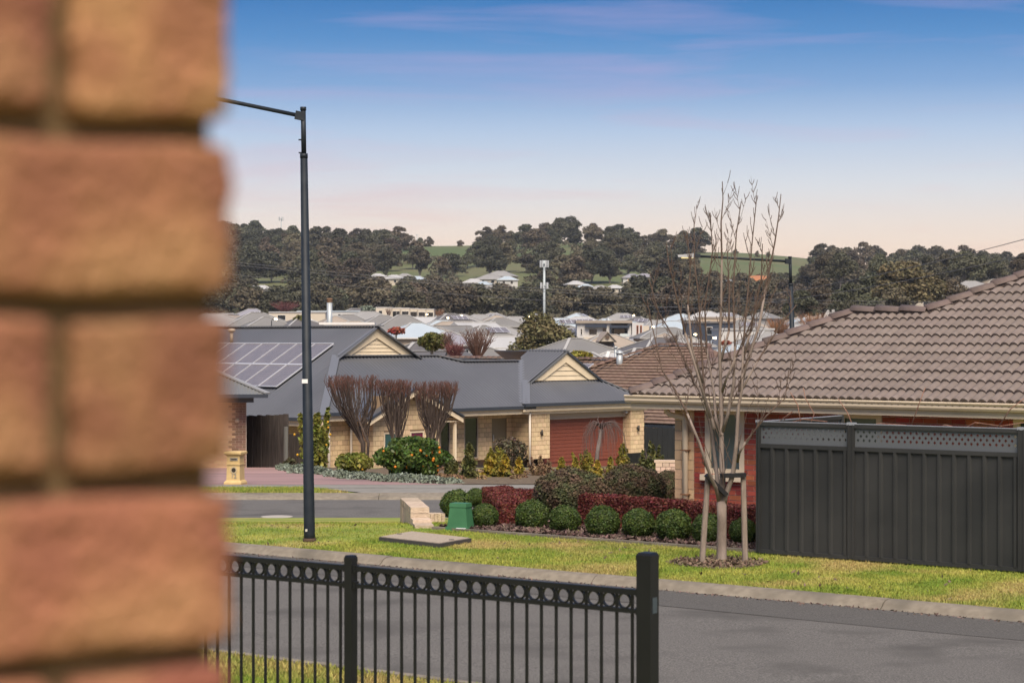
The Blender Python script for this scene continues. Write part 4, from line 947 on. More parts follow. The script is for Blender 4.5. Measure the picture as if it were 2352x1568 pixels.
def stone_mailbox():
    g = P(1529, 1082, 52); g.z = zn(52); zt = P(1529, 1059, 52).z; h = thing('stone_mailbox', 'low pale stone letterbox pier behind the dome shrubs', 'letterbox', g); m = M('pink_stone', (.50, .36, .27), (.58, .43, .33), scale=8, rough=.95, orand=.15)
    b = MB(); b.box((g.x, g.y+.1, (g.z+zt)/2), (.5, .28, zt-g.z-.05), R(-6)); b.build('core', m_mortar, h); z = g.z; k = 0
    while z < zt-.03:
        n = 3 if k % 2 else 4
        for i in range(n): q = MB(); q.box((g.x+(i+.5)/n*.54-.27, g.y-.05-(i+.5)/n*.03, z+.055), (.54/n-.012, .10, .10), R(-6)); q.build('stone', m, h)
        z += .11; k += 1
    q = MB(); q.box((g.x, g.y+.08, zt), (.58, .40, .05), R(-6)); q.build('capping', m, h)
stone_mailbox()
bm_ = MB(); q = ground_at(636, 1187, 38, 50); bm_.tube([(q.x, q.y, q.z+.0), (q.x, q.y, q.z+.012)], .32, 18); tag(bm_.build('manhole_cover', M('worn_concrete', (.36, .33, .29), rough=.9)), 'pale round manhole cover in the side street', 'manhole cover')

# ------------------------------------------------------------------ clipped garden
rg = np.random.default_rng(11)
def ball_mesh(seed, n, size, mat, squash=.92):
    r = np.random.default_rng(seed); d = sph(r, n); k = 1+.05*np.sin(d[:, 0]*5+seed)*np.cos(d[:, 2]*6)+.045*r.normal(size=n); C = d*k[:, None]; C[:, 2] *= squash
    V, F = leaves(C, size, r, d, .55); return npmesh('ball_leaves', V, F, mat)
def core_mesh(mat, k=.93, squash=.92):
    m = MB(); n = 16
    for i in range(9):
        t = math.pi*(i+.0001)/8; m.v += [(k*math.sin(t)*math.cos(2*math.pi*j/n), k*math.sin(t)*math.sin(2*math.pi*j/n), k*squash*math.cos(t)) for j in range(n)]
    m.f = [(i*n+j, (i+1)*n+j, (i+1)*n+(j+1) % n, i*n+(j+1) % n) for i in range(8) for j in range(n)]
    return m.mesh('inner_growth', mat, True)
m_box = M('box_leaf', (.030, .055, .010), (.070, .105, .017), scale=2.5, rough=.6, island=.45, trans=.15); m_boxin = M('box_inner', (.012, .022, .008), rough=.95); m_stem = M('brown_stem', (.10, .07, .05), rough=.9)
bmesh_ = [ball_mesh(i, 7000, .085, m_box) for i in range(3)]; bcore = core_mesh(m_boxin); stem = MB().tube([(0, 0, -1.25), (0, 0, -.8)], [.10, .08], 6).mesh('ball_stem', m_stem)
balls = [(1048, 1158, 74, 1192, 'box ball behind the green pillar box'), (1113, 1185, 62, 1214, 'box ball right beside the green pillar box'), (1222, 1185, 76, 1216, 'box ball next to the end of the left red hedge'), (1297, 1193, 72, 1224, 'box ball in the gap between the two red hedges'),
         (1384, 1199, 78, 1234, 'box ball at the left end of the long red hedge'), (1466, 1203, 75, 1238, 'box ball fifth from the green pillar box'), (1546, 1208, 80, 1244, 'box ball just left of the leaning stake'), (1625, 1215, 74, 1250, 'box ball half hidden behind the tree trunk'), (1706, 1219, 62, 1254, 'box ball at the left end of the steel fence'), (1094, 1142, 46, 1160, 'small box ball behind the left red hedge')]
for i, (x, y, w, yb, lab) in enumerate(balls):
    g = ground_at(x, yb, 22, 40); r = w/2/FPX*g.y; c_ = P(x, y, g.y); t = thing('box_ball', 'round clipped green '+lab, 'shrub', (g.x, g.y, zn(g.y)), 'clipped box balls in the corner bed')
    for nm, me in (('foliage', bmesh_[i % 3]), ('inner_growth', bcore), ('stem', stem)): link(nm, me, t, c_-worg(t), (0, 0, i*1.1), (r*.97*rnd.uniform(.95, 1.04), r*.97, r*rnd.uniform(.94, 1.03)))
def box_hedge(name, label, a, b, w, h_, mat, mat_in, size, dens, seed):
    a = Vector(a); b = Vector(b); d = b-a; d.z = 0; L = d.length; d /= L; sd = Vector((-d.y, d.x, 0)); r = np.random.default_rng(seed); z0 = min(zn(a.y), zn(b.y))
    t = thing(name, label, 'hedge', (a.x, a.y, zn(a.y)), 'clipped red hedges in the corner bed'); faces = [(L, w, 'top'), (L, h_, 'f'), (L, h_, 'k'), (w, h_, 'e0'), (w, h_, 'e1')]; C = []; Nn = []
    A, S = np.array(d), np.array(sd); O = np.array([a.x, a.y, z0])
    for p, q, k in faces:
        n = int(p*q*dens); u, v = r.random(n), r.random(n); bump = .010*r.normal(size=n)+.010*np.sin(u*p*9+seed)*np.sin(v*q*11)
        if k == 'top': c_ = O+np.outer(u*L, A)+np.outer((v-.5)*w, S); nn = np.array([0, 0, 1.]); c_[:, 2] += h_+bump
        elif k in 'fk': s = 1 if k == 'k' else -1; c_ = O+np.outer(u*L, A)+S*s*w/2; c_[:, 2] += v*h_; nn = S*s; c_ += np.outer(bump, nn)
        else: s = 0 if k == 'e0' else 1; c_ = O+A*L*s+np.outer((u-.5)*w, S); c_[:, 2] += v*h_; nn = A*(1 if s else -1); c_ += np.outer(bump, nn)
        C.append(c_); Nn.append(np.tile(nn, (n, 1)))
    C = np.concatenate(C); Nn = np.concatenate(Nn); V, F = leaves(C, size, r, Nn, .55); o = link('foliage', npmesh('hedge_leaves', V-np.array(worg(t)), F, mat), t)
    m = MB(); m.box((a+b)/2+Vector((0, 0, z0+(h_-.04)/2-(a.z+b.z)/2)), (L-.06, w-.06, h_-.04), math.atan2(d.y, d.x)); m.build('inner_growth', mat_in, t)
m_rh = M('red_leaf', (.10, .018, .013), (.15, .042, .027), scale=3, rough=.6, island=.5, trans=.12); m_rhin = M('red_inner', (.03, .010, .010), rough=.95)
def gz_(x, Z): p = P(x, HY, Z); p.z = 0; return p
ha, hb = gz_(1352, 31.1), gz_(1790, 28.4)
box_hedge('red_hedge', 'long clipped dark red hedge running towards the steel fence', ha, hb, .46, .50, m_rh, m_rhin, .024, 14000, 1)
box_hedge('red_hedge', 'short clipped dark red hedge running away behind the green pillar box', gz_(1185, 31.1), gz_(1142, 34.6), .50, .60, m_rh, m_rhin, .024, 14000, 2)
box_hedge('red_hedge', 'dark red hedge piece left of the dome shrub, farthest of the three', gz_(1165, 35.0), gz_(1262, 35.2), .45, .55, m_rh, m_rhin, .024, 14000, 3)
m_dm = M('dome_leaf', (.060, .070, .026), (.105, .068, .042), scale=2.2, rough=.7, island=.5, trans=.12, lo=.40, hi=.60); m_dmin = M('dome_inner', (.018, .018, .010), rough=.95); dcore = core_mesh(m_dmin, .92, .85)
for i, (x, Z, wpx, ytop, lab) in enumerate([(1313, 33.0, 168, 1080, 'wide brown and green dome shrub between the two red hedges'), (1452, 36.4, 148, 1070, 'dark green dome shrub behind the long red hedge'), (1535, 38.0, 70, 1082, 'small dark dome shrub beside the house corner pier')]):
    r = wpx/2/FPX*Z; zt = P(x, ytop, Z).z; z0 = zn(Z); hh = (zt-z0); c_ = gz_(x, Z)+Vector((0, 0, z0+hh*.52)); t = thing('dome_shrub', lab, 'shrub', (c_.x, c_.y, z0), 'dome shaped shrubs')
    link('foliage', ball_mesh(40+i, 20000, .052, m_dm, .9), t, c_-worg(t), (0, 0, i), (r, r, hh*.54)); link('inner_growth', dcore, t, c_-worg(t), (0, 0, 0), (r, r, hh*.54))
# ------------------------------------------------------------------ staked bare street tree
def staked_tree():
    Z = 26.2; r_ = random.Random(21); m = M('grey_bark', (.16, .125, .10), (.26, .21, .178), scale=9, rough=.9, bump=.4, bscale=60, stretch=(1, 1, .3)); mt = M('twig_bark', (.085, .055, .04), (.13, .092, .072), scale=10, rough=.85)
    g = P(1657, 1290, Z); g.z = 0; h = thing('bare_tree', 'young bare multi-stemmed street tree tied between two timber stakes', 'tree', g)
    P3 = lambda x, y, dz=0: P(x, y, Z+dz)
    tr = MB(); tr.tube([P3(1657, 1296), P3(1657.5, 1285), P3(1657.5, 1240), P3(1658, 1190), P3(1657, 1150)], [.085, .070, .064, .062, .066], 12); trunk = tr.build('trunk', m, h, True)
    br = [([(1658, 1165), (1659, 1100), (1658, 1050), (1656, 960), (1655, 878), (1654, 795), (1656, 704), (1657, 596), (1657, 510), (1659, 458), (1658, 417)], .044, 0),
          ([(1653, 1160), (1645, 1120), (1631, 1094), (1604, 1014), (1578, 949), (1550, 894), (1521, 850), (1500, 760), (1487, 690)], .026, -.5),
          ([(1655, 1150), (1652, 1139), (1644, 1077), (1635, 1000), (1627, 949), (1618, 906), (1608, 764), (1605, 673), (1594, 596), (1594, 498)], .032, .3),
          ([(1661, 1165), (1667, 1140), (1684, 1091), (1692, 1014), (1695, 934), (1704, 895), (1706, 795), (1718, 673), (1727, 550), (1739, 449)], .040, -.2),
          ([(1693, 1060), (1697, 1040), (1712, 1014), (1761, 954), (1803, 914), (1812, 850)], .017, -.5),
          ([(1698, 900), (1712, 841), (1742, 749), (1761, 657), (1779, 556), (1788, 498), (1793, 446)], .024, .2),
          ([(1657, 1000), (1645, 960), (1640, 900), (1622, 800), (1620, 704), (1637, 581), (1631, 489)], .022, .5),
          ([(1660, 990), (1672, 950), (1684, 880), (1688, 795), (1684, 673), (1692, 535), (1701, 463)], .024, -.3),
          ([(1640, 985), (1625, 930), (1596, 875), (1550, 780), (1513, 719), (1490, 640)], .019, .4),
          ([(1632, 960), (1600, 850), (1574, 764), (1553, 673), (1535, 605), (1530, 560)], .018, -.3),
          ([(1657, 905), (1668, 870), (1690, 820), (1735, 720), (1770, 640)], .017, -.6), ([(1615, 880), (1590, 800), (1580, 700), (1584, 620), (1580, 540)], .017, -.1),
          ([(1700, 900), (1740, 830), (1790, 750), (1830, 700)], .014, .5), ([(1656, 830), (1675, 760), (1676, 660), (1668, 560)], .018, .2), ([(1705, 830), (1725, 760), (1750, 640), (1752, 560)], .016, -.4)]
    def shoot(tip, p, dr, L, r0):
        """one upright shoot with pairs of short buds and side twigs"""
        n = 4; pts = [p]
        for i in range(n): dr = (dr+Vector((r_.gauss(0, .05), r_.gauss(0, .05), .22))).normalized(); pts.append(pts[-1]+dr*L/n)
        tip.tube(pts, [r0*(1-.7*i/n) for i in range(n+1)], 5, False)
        for i in range(1, n+1):
            for j in range(2):
                q = pts[i-1].lerp(pts[i], .3+.5*j); a = r_.uniform(0, 6.28); 
                for sg in (0, math.pi):
                    if r_.random() < .68: continue
                    v = (dr*.8+Vector((math.cos(a+sg), math.sin(a+sg)*.6, .1))*.5).normalized(); l = r_.uniform(.04, .17); tip.tube([q, q+v*l*.6, q+v*l*.6+(v+Vector((0, 0, .8))).normalized()*l*.5], [.0045, .004, .003], 4, False)
    for pts, r0, dz in br:
        n = len(pts); k = [P3(x+r_.uniform(-1.5, 1.5), y, dz*min(1, i/3)+r_.uniform(-.03, .03)) for i, (x, y) in enumerate(pts)]
        rr = [r0*(1-i/(n-1))**1.4*.95+.0055 for i in range(n)]; cut = next((i for i in range(n) if rr[i] < .016), n-1); cut = max(cut, 1)
        mb = MB(); mb.tube(k[:cut+1], rr[:cut+1], 7); b = mb.build('branch', m, h, True); tip = MB()
        if cut < n-1: tip.tube(k[cut:], rr[cut:], 6)
        for i in range(2, n):
            a, c_ = k[i-1], k[i]; seg = (c_-a).length; cnt = max(1, int(seg/.16)); dr = (c_-a).normalized()
            for j in range(cnt):
                p = a.lerp(c_, (j+r_.random()*.5)/cnt); s = r_.choice((-1, 1)); f = i/(n-1); x_ = Vector((s*r_.uniform(.25, .6), r_.uniform(-.5, .5), 0))
                if r_.random() < .62: shoot(tip, p, (dr+x_).normalized(), r_.uniform(.3, 1.0)*(1.15-.75*f), .0055*(1.25-.5*f))
                else:
                    v = (dr+x_*.9).normalized(); l = r_.uniform(.06, .2); tip.tube([p, p+v*l, p+v*l+Vector((0, 0, l*.5))], [.005, .004, .003], 4, False)
        tag(tip.build('twigs', mt, b), kind='stuff')
    # stakes and ties
    ms = M('grey_stake', (.20, .155, .125), (.27, .22, .18), scale=9, rough=.95, stretch=(6, 6, .4), bump=.4); st = []
    for a, b, lab in (((1612, 1293), (1626, 1092), 'leaning grey timber stake left of the bare tree trunk'), ((1712, 1299), (1707, 1086), 'upright grey timber stake right of the bare tree trunk')):
        A, B = P(*a, 26.05), P(*b, 26.15); A.z = -.05; t = MB(); t.tube([A, B], [.040, .036], 8); o = t.build('tree_stake', ms, None, False, org=(A.x, A.y, 0)); tag(o, lab, 'stake', 'timber stakes of the bare tree'); st.append((A, B))
    mtie = M('black_tie', (.008, .008, .009), rough=.7)
    for a, b, lab in (((1622, 1090), (1668, 1136), 'black tie from the left stake down to the trunk'), ((1656, 1092), (1712, 1090), 'black tie from the right stake across to the stems')):
        t = MB(); A, B = P(*a, 26.08), P(*b, 26.12); t.beam(A, B, .10, .055, (0, 0, 1)); o = t.build('tree_tie', mtie, None, False, org=A); tag(o, lab, 'tie', 'black ties of the bare tree')
staked_tree()

# ------------------------------------------------------------------ garden of the grey house
def vase_tree(label, xb, yb, xl, xr, yt, Z, seed):
    r_ = random.Random(seed); g = gz_(xb, Z); g.z = zn(Z); m = M('dark_stem', (.065, .047, .038), (.10, .073, .06), scale=6, rough=.9); mr = M('red_twig', (.14, .058, .040), (.095, .052, .042), scale=6, rough=.85)
    h = thing('pollarded_tree', label, 'tree', g, 'pollarded bare trees in front of the house'); xm = (xl+xr)/2; rad = (xr-xl)/2/FPX*Z; zt = P(xm, yt, Z).z; top = gz_(xm, Z); fork = zn(Z)+(zt-zn(Z))*.27
    st = MB(); tw = MB()
    mains = []
    for k in range(6):
        a = k*6.283/6+r_.random(); q = r_.uniform(.15, .55); p0 = g+Vector((math.cos(a)*.07, math.sin(a)*.07, 0)); p1 = Vector((g.x+math.cos(a)*.13, g.y+math.sin(a)*.13, fork)); p2 = Vector((top.x+math.cos(a)*rad*q*.6, top.y+math.sin(a)*rad*q*.6, fork+(zt-fork)*.42))
        st.tube([p0, p1, p2], [.055, .042, .030], 6); mains.append((p1, p2, a))
    for k in range(92):
        p1, p2, a = r_.choice(mains); f = r_.random(); s = p1.lerp(p2, f); a2 = a+r_.gauss(0, .55); q = math.sqrt(r_.random()); e = Vector((top.x+math.cos(a2)*rad*q, top.y+math.sin(a2)*rad*q, zt-r_.uniform(.05, .35)))
        md = s.lerp(e, .5)+Vector((math.cos(a2)*rad*q*.18, math.sin(a2)*rad*q*.18, -.02)); st.tube([s, md, e], [.020*(1-f*.4), .015, .010], 5, False)
        for j in range(7):
            b0 = md.lerp(e, r_.uniform(.45, 1)); b1 = b0+Vector((r_.gauss(0, .07), r_.gauss(0, .07), r_.uniform(.12, .34))); b1.z = min(b1.z, zt+r_.uniform(-.02, .05)); tw.tube([b0, b1], [.008, .005], 4, False)
    st.build('stems', m, h, True); tag(tw.build('twigs', mr, h), kind='stuff')
vase_tree('leftmost pollarded bare tree before the grey house, widest crown', 838, 1075, 742, 872, 862, 70, 1)
vase_tree('middle pollarded bare tree behind the orange bush', 912, 1075, 862, 948, 872, 69, 2)
vase_tree('rightmost pollarded bare tree beside the porch', 992, 1075, 948, 1054, 876, 68.5, 3)
def leafy(name, label, x, yb, Z, wpx, ytop, mat, n, size, shape, seed, group=None, fruit=0, stems=5, gap=0.0):
    r = np.random.default_rng(seed); g = gz_(x, Z); g.z = zn(Z); hh = P(x, ytop, Z).z-g.z; rad = wpx/2/FPX*Z; h = thing(name, label, 'shrub', g, group); C = []
    if shape == 'round':
        d = sph(r, n); k = r.random(n)**.28; C = d*k[:, None]*np.array([rad, rad, hh*.48]); C *= (1+.16*np.sin(d[:, :1]*7+seed)*np.cos(d[:, 2:]*5)); C[:, 2] += hh*.52
    elif shape == 'cone':
        z = r.random(n)**1.1; a = r.uniform(0, 6.283, n); q = np.sqrt(r.random(n))*rad*(1-z)**.6*(1+.35*np.sin(z*17+a*2)); C = np.stack([np.cos(a)*q, np.sin(a)*q, z*hh], 1)
    else:
        C = []
        for k in range(9 if shape == 'multi' else 14):
            cx, cy = r.normal(0, rad*.55, 2); ch = hh*r.uniform(.45, 1); m_ = n//(9 if shape == 'multi' else 14); z = r.random(m_)**.8; a = r.uniform(0, 6.283, m_); q = np.sqrt(r.random(m_))*rad*.30*(1-z)**.5
            C.append(np.stack([cx*(.5+.5*z)+np.cos(a)*q, cy*(.5+.5*z)+np.sin(a)*q, z*ch], 1))
        C = np.concatenate(C)
    V, F = leaves(C, size, r, None); link('foliage', npmesh('shrub_leaves', V, F, mat), h)
    st = MB()
    for k in range(stems):
        a = r.uniform(0, 6.283); q = r.uniform(.2, .7)*rad; st.tube([(0, 0, -.05), (math.cos(a)*q*.3, math.sin(a)*q*.3, hh*.35), (math.cos(a)*q, math.sin(a)*q, hh*.8)], [.03*hh, .02*hh, .006], 5, False)
    link('stems', st.mesh('shrub_stems', MATS['dark_stem']), h)
    fm = MB(); n_ = 8
    for i in range(5):
        t_ = math.pi*i/4; fm.v += [(math.sin(t_)*math.cos(2*math.pi*j/n_), math.sin(t_)*math.sin(2*math.pi*j/n_), math.cos(t_)) for j in range(n_)]
    fm.f = [(i*n_+j, (i+1)*n_+j, (i+1)*n_+(j+1) % n_, i*n_+(j+1) % n_) for i in range(4) for j in range(n_)]
    if fruit:
        me = fm.mesh('fruit', M('orange_fruit' if 'lemon' not in label else 'lemon_fruit', (.55, .17, .012) if 'lemon' not in label else (.55, .30, .02), rough=.5), True)
        for k in range(fruit):
            a = r.uniform(3.3, 6.1); q = rad*r.uniform(.75, 1.03); z = hh*r.uniform(.16, .78); q *= math.sqrt(max(.1, 1-((z/hh-.5)/.55)**2)); link('fruit', me, h, (math.cos(a)*q, math.sin(a)*q, z), None, (.043,)*3)
    return h
m_cit = M('citrus_leaf', (.045, .085, .016), (.085, .13, .022), scale=2, rough=.45, island=.5, trans=.2); m_lem = M('lemon_leaf', (.13, .17, .03), (.24, .22, .04), scale=2, rough=.5, island=.5, trans=.2)
m_gold = M('golden_leaf', (.28, .22, .03), (.16, .17, .03), scale=3, rough=.6, island=.45, trans=.2); m_gold2 = M('yellow_leaf', (.36, .25, .03), (.15, .15, .03), scale=3, rough=.6, island=.4, trans=.2)
m_olive = M('olive_leaf', (.085, .10, .03), (.15, .14, .04), scale=3, rough=.6, island=.45, trans=.2); m_dark = M('dark_leaf', (.055, .06, .022), (.075, .045, .03), scale=3, rough=.6, island=.45); m_sil = M('silver_leaf', (.20, .23, .19), (.13, .16, .11), scale=2, rough=.8, island=.4); m_dry = M('dry_leaf', (.24, .16, .085), (.17, .10, .06), scale=3, rough=.8, island=.4)
leafy('orange_bush', 'dense round citrus bush hung with small oranges', 944, 1106, 58.5, 162, 1003, m_cit, 6500, .085, 'round', 1, fruit=24)
leafy('lemon_tree', 'open yellow green lemon tree partly behind the tall street lamp', 722, 1076, 66, 92, 935, m_lem, 2600, .11, 'multi', 2, fruit=10)
leafy('lemon_bush', 'low yellow green lemon bush under the leftmost pollarded tree', 815, 1090, 63, 88, 1040, m_lem, 1700, .09, 'round', 3, fruit=3)
sh = [('golden_shrub', 'bright yellow shrub in front of the porch window', 1128, 1098, 60, 42, 1035, m_gold2, 'cone'), ('golden_shrub', 'small yellow shrub beside the downpipe base', 1192, 1100, 60, 26, 1052, m_gold2, 'cone'), ('golden_shrub', 'yellow shrub right of the leafy dark rhododendron', 1160, 1098, 60, 36, 1045, m_gold2, 'cone'),
      ('upright_shrub', 'tall olive shrub standing before the dark porch window', 1078, 1102, 59, 40, 1018, m_olive, 'cone'), ('wispy_shrub', 'wispy green shrub around the white porch post', 1035, 1102, 60, 50, 1035, m_olive, 'wispy'), ('dark_shrub', 'dark spreading shrub against the porch wall', 1172, 1090, 74, 88, 1003, m_dark, 'round'),
      ('wispy_shrub', 'orange green wispy shrub behind the yellow porch shrubs', 1140, 1095, 63, 44, 1022, m_gold, 'wispy'), ('dry_shrub', 'dry pinkish shrub before the left garage pillar', 1242, 1096, 61, 46, 1045, m_dry, 'wispy'), ('golden_shrub', 'thin yellow shrub at the left edge of the garage door', 1290, 1092, 60, 26, 1052, m_gold, 'cone'),
      ('wispy_shrub', 'feathery golden green shrub in front of the garage door', 1345, 1096, 62, 52, 1030, m_gold, 'wispy'), ('golden_shrub', 'small yellow shrub below the weeping tree', 1372, 1092, 58, 28, 1058, m_gold2, 'cone'), ('golden_shrub', 'tiny yellow shrub left of the feathery golden one', 1322, 1092, 58, 22, 1052, m_gold, 'cone'),
      ('upright_shrub', 'yellow green shrub at the right garage pillar', 1431, 1082, 62, 38, 1020, m_gold, 'cone'), ('upright_shrub', 'green and gold shrub beside the stone letterbox', 1492, 1085, 60, 58, 1014, m_olive, 'multi'), ('golden_shrub', 'tiny golden shrub right of the weeping tree trunk', 1402, 1085, 60, 20, 1050, m_gold, 'cone'),
      ('low_shrub', 'low green shrub at the foot of the timber fence post', 668, 1075, 67, 30, 1052, m_dark, 'round')]
for i, (nm, lab, x, yb, Z, w, yt, mt, shp) in enumerate(sh): leafy(nm, lab, x, yb, Z, w, yt, mt, 900 if w < 40 else 1500, .075 if shp != 'wispy' else .06, shp, 30+i, 'garden shrubs of the grey house', stems=3)
# silver ground cover along the driveway edge: clumps
def silver():
    r = np.random.default_rng(4); C = []
    for i in range(60):
        k = r.uniform(.0, 1.0); x, y = bed_edge(k); n = 330; d = sph(r, n); d[:, 2] = abs(d[:, 2]); w = r.uniform(.22, .5); c_ = d*np.array([w, w, r.uniform(.12, .24)])*(r.random(n)**.3)[:, None]; C.append(c_+np.array([x+r.normal(0, .1), y+.35+r.normal(0, .25), zn(y)]))
    C = np.concatenate(C); V, F = leaves(C, .06, r); tag(link('silver_groundcover', npmesh('silver_leaves', V, F, m_sil)), 'silvery low ground cover edging the pink driveway', 'ground cover', kind='stuff')
    C = []
    for i in range(70):
        x = r.uniform(E1.x-2, E1.x+6.5); y = r.uniform(58, 66); n = 90; d = sph(r, n); d[:, 2] = abs(d[:, 2]); w = r.uniform(.12, .3); C.append(d*np.array([w, w, r.uniform(.08, .2)])+np.array([x, y, zn(y)]))
    C = np.concatenate(C); V, F = leaves(C, .06, r); tag(link('low_plants', npmesh('low_plant_leaves', V, F, m_dry)), 'patchy low dry plants in the garden bed before the porch', 'ground cover', kind='stuff')
silver()
def weeping():
    r_ = random.Random(8); Z = 62.0; g = gz_(1368, Z); g.z = zn(Z); h = thing('weeping_tree', 'small bare weeping tree before the red garage door', 'tree', g); m = M('pale_bark', (.22, .185, .165), (.16, .13, .115), scale=8, rough=.9); mt = M('weeping_twig', (.12, .085, .075), rough=.85)
    top = P(1381, 985, Z); t = MB(); t.tube([g, P(1372, 1040, Z), top], [.075, .065, .06], 9); t.build('trunk', m, h, True); tw = MB()
    for k in range(95):
        a = r_.uniform(0, 6.283); s = r_.uniform(.25, 1); rx = (.95 if math.cos(a) > 0 else .68)*s; ex = top+Vector((math.cos(a)*rx*1.05, math.sin(a)*.7*s, -.10-r_.random()*.85)); mid = top+Vector((math.cos(a)*rx*.55, math.sin(a)*.4*s, .16+.14*s*r_.random()))
        e2 = top.lerp(mid, .5)+Vector((0, 0, .08)); e3 = mid.lerp(ex, .5)+Vector((math.cos(a)*.12, 0, .10)); tw.tube([top, e2, mid, e3, ex], [.014, .010, .007, .005, .0035], 4, False)
    tw.tube([top, top+Vector((-.12, 0, .30)), P(1376, 955, Z)], [.025, .015, .006], 5); tag(tw.build('weeping_twigs', mt, h), kind='stuff')
weeping()

# ------------------------------------------------------------------ town
ROOF = {'grey': M('town_grey_roof', (.17, .165, .155), (.20, .195, .185), scale=.3, rough=.6, stretch=(1, 1, 1)), 'dark': M('town_dark_roof', (.10, .095, .095), (.125, .12, .12), scale=.3, rough=.6), 'white': M('town_white_roof', (.40, .40, .395), (.35, .35, .35), scale=.3, rough=.5), 'blue': M('town_pale_blue_roof', (.36, .42, .46), (.40, .46, .50), scale=.3, rough=.45),
        'lilac': M('town_lilac_roof', (.24, .235, .265), rough=.6), 'tan': M('town_tan_roof', (.32, .27, .22), (.28, .235, .19), scale=.3, rough=.7), 'mid': M('town_mid_roof', (.25, .245, .235), (.28, .275, .265), scale=.3, rough=.6)}
WALL = {'cream': M('town_cream_wall', (.52, .46, .37), rough=.9), 'white': M('town_white_wall', (.50, .49, .47), rough=.9), 'brick': M('town_brick_wall', (.30, .19, .13), rough=.9), 'grey': M('town_grey_wall', (.34, .33, .31), rough=.9), 'navy': M('town_navy_wall', (.035, .045, .065), rough=.8), 'tan': M('town_tan_wall', (.40, .32, .24), rough=.9)}
m_tcap = M('town_ridge_cap', (.36, .355, .34), rough=.6); m_tgut = M('town_gutter', (.60, .59, .56), rough=.5); m_tfr = M('town_window_frame', (.55, .53, .50), rough=.5)
def town_house(label, x, yr, Z, W, D, yaw=0, roof='grey', wall='cream', kind='hip', name='town_house', group='houses of the town below the hill', t=.46, panels=0, base=None, ridge_frac=None, wins=2, glow=False):
    c_ = P(x, yr, Z); zr = c_.z; g = zn(Z, c_.x) if base is None else base; a = R(yaw); ca, sa = math.cos(a), math.sin(a)
    w2, d2 = W/2, D/2; ov = .5; rise = t*(d2+ov) if kind != 'flat' else .25; ze = zr-rise
    if ze-g < 2.2: g = ze-2.3
    g -= .6
    h = thing(name, label, 'house', (c_.x, c_.y, g+.6), group, a); L = lambda X, Y, Zz: (X, Y, Zz-g-.6)
    b = MB(); b.box((0, 0, (ze-g)/2-.6), (W, D, ze-g-.01)); w = link('wall', b.mesh('town_wall', WALL[wall]), h)
    r = MB(); X, Y = w2+ov, d2+ov; E = ze-g-.6; T = zr-g-.6
    if kind == 'flat':
        r.box((0, 0, E+.13), (W+.3, D+.3, .26)); ro = link('roof', r.mesh('town_roof', ROOF[roof]), h); capm = None
    else:
        k = max(X-Y, .3) if kind == 'hip' else X
        vs_ = [(-X, -Y, E), (X, -Y, E), (X, Y, E), (-X, Y, E), (-k, 0, T), (k, 0, T)]
        r.add(vs_, [(0, 1, 5, 4), (1, 2, 5), (2, 3, 4, 5), (3, 0, 4), (3, 2, 1, 0)]); ro = link('roof', r.mesh('town_roof', ROOF[roof]), h)
        cp = MB(); lines = [(4, 5)]+([(0, 4), (3, 4), (1, 5), (2, 5)] if kind == 'hip' else [])
        for i, j in lines:
            A, B = Vector(vs_[i]), Vector(vs_[j])
            if (B-A).length > .2: cp.beam(A+Vector((0, 0, .04)), B+Vector((0, 0, .04)), .28, .07)
        link('ridge_cap', cp.mesh('town_cap', m_tcap if roof not in ('white',) else m_tgut), ro)
        gu = MB(); gu.box((0, -Y, E-.07), (2*X+.1, .1, .16)); gu.box((0, Y, E-.07), (2*X+.1, .1, .16)); gu.box((-X, 0, E-.07), (.1, 2*Y, .158)); gu.box((X, 0, E-.07), (.1, 2*Y, .158)); link('gutter', gu.mesh('town_gutter', m_tgut if roof in ('white', 'blue', 'tan') else m_tcap), ro)
        if kind == 'gable':
            for s in (-1, 1):
                gb = MB(); gb.slab([(s*w2, -d2, E), (s*w2, d2, E), (s*w2, 0, T-.25)], (-s*.1, 0, 0)); link('gable_wall', gb.mesh('town_gable', WALL[wall]), h)
        for i in range(panels):
            up = Vector((0, Y, T-E)).normalized(); nr = Vector((0, -(T-E), Y)).normalized(); q = Vector((-k*.6+i*1.06, -Y, E))+up*Y*.35+nr*.1; pn = MB(); pn.slab([q, q+Vector((1.0, 0, 0)), q+Vector((1, 0, 0))+up*1.6, q+up*1.6], nr*.04); po = link('solar_panel', pn.mesh('town_panel', m_cell), ro)
            fr = MB()
            for A, B in ((q, q+up*1.6), (q+Vector((1, 0, 0)), q+Vector((1, 0, 0))+up*1.6), (q, q+Vector((1, 0, 0))), (q+up*1.6, q+Vector((1, 0, 0))+up*1.6)): fr.beam(A+nr*.05, B+nr*.05, .06, .03, nr)
            link('panel_frame', fr.mesh('town_panel_frame', m_alu), po)
    for i in range(wins):
        q = Vector(((i+.5)/wins*W*.8-W*.4, -d2, E-1.1)); m = MB(); m.box(q+Vector((0, -.03, 0)), (W*.13, .08, 1.2)); wo = link('window', m.mesh('town_window', m_tfr), h); m = MB(); m.box(q+Vector((0, -.07, 0)), (W*.13-.14, .03, 1.06)); link('pane', m.mesh('town_pane', MATS['lit_pane'] if glow and i == 0 else m_glass), wo)
    return h, L, g
M('lit_pane', (.6, .4, .2), emit=(1, .6, .25), est=.8)
TH = town_house
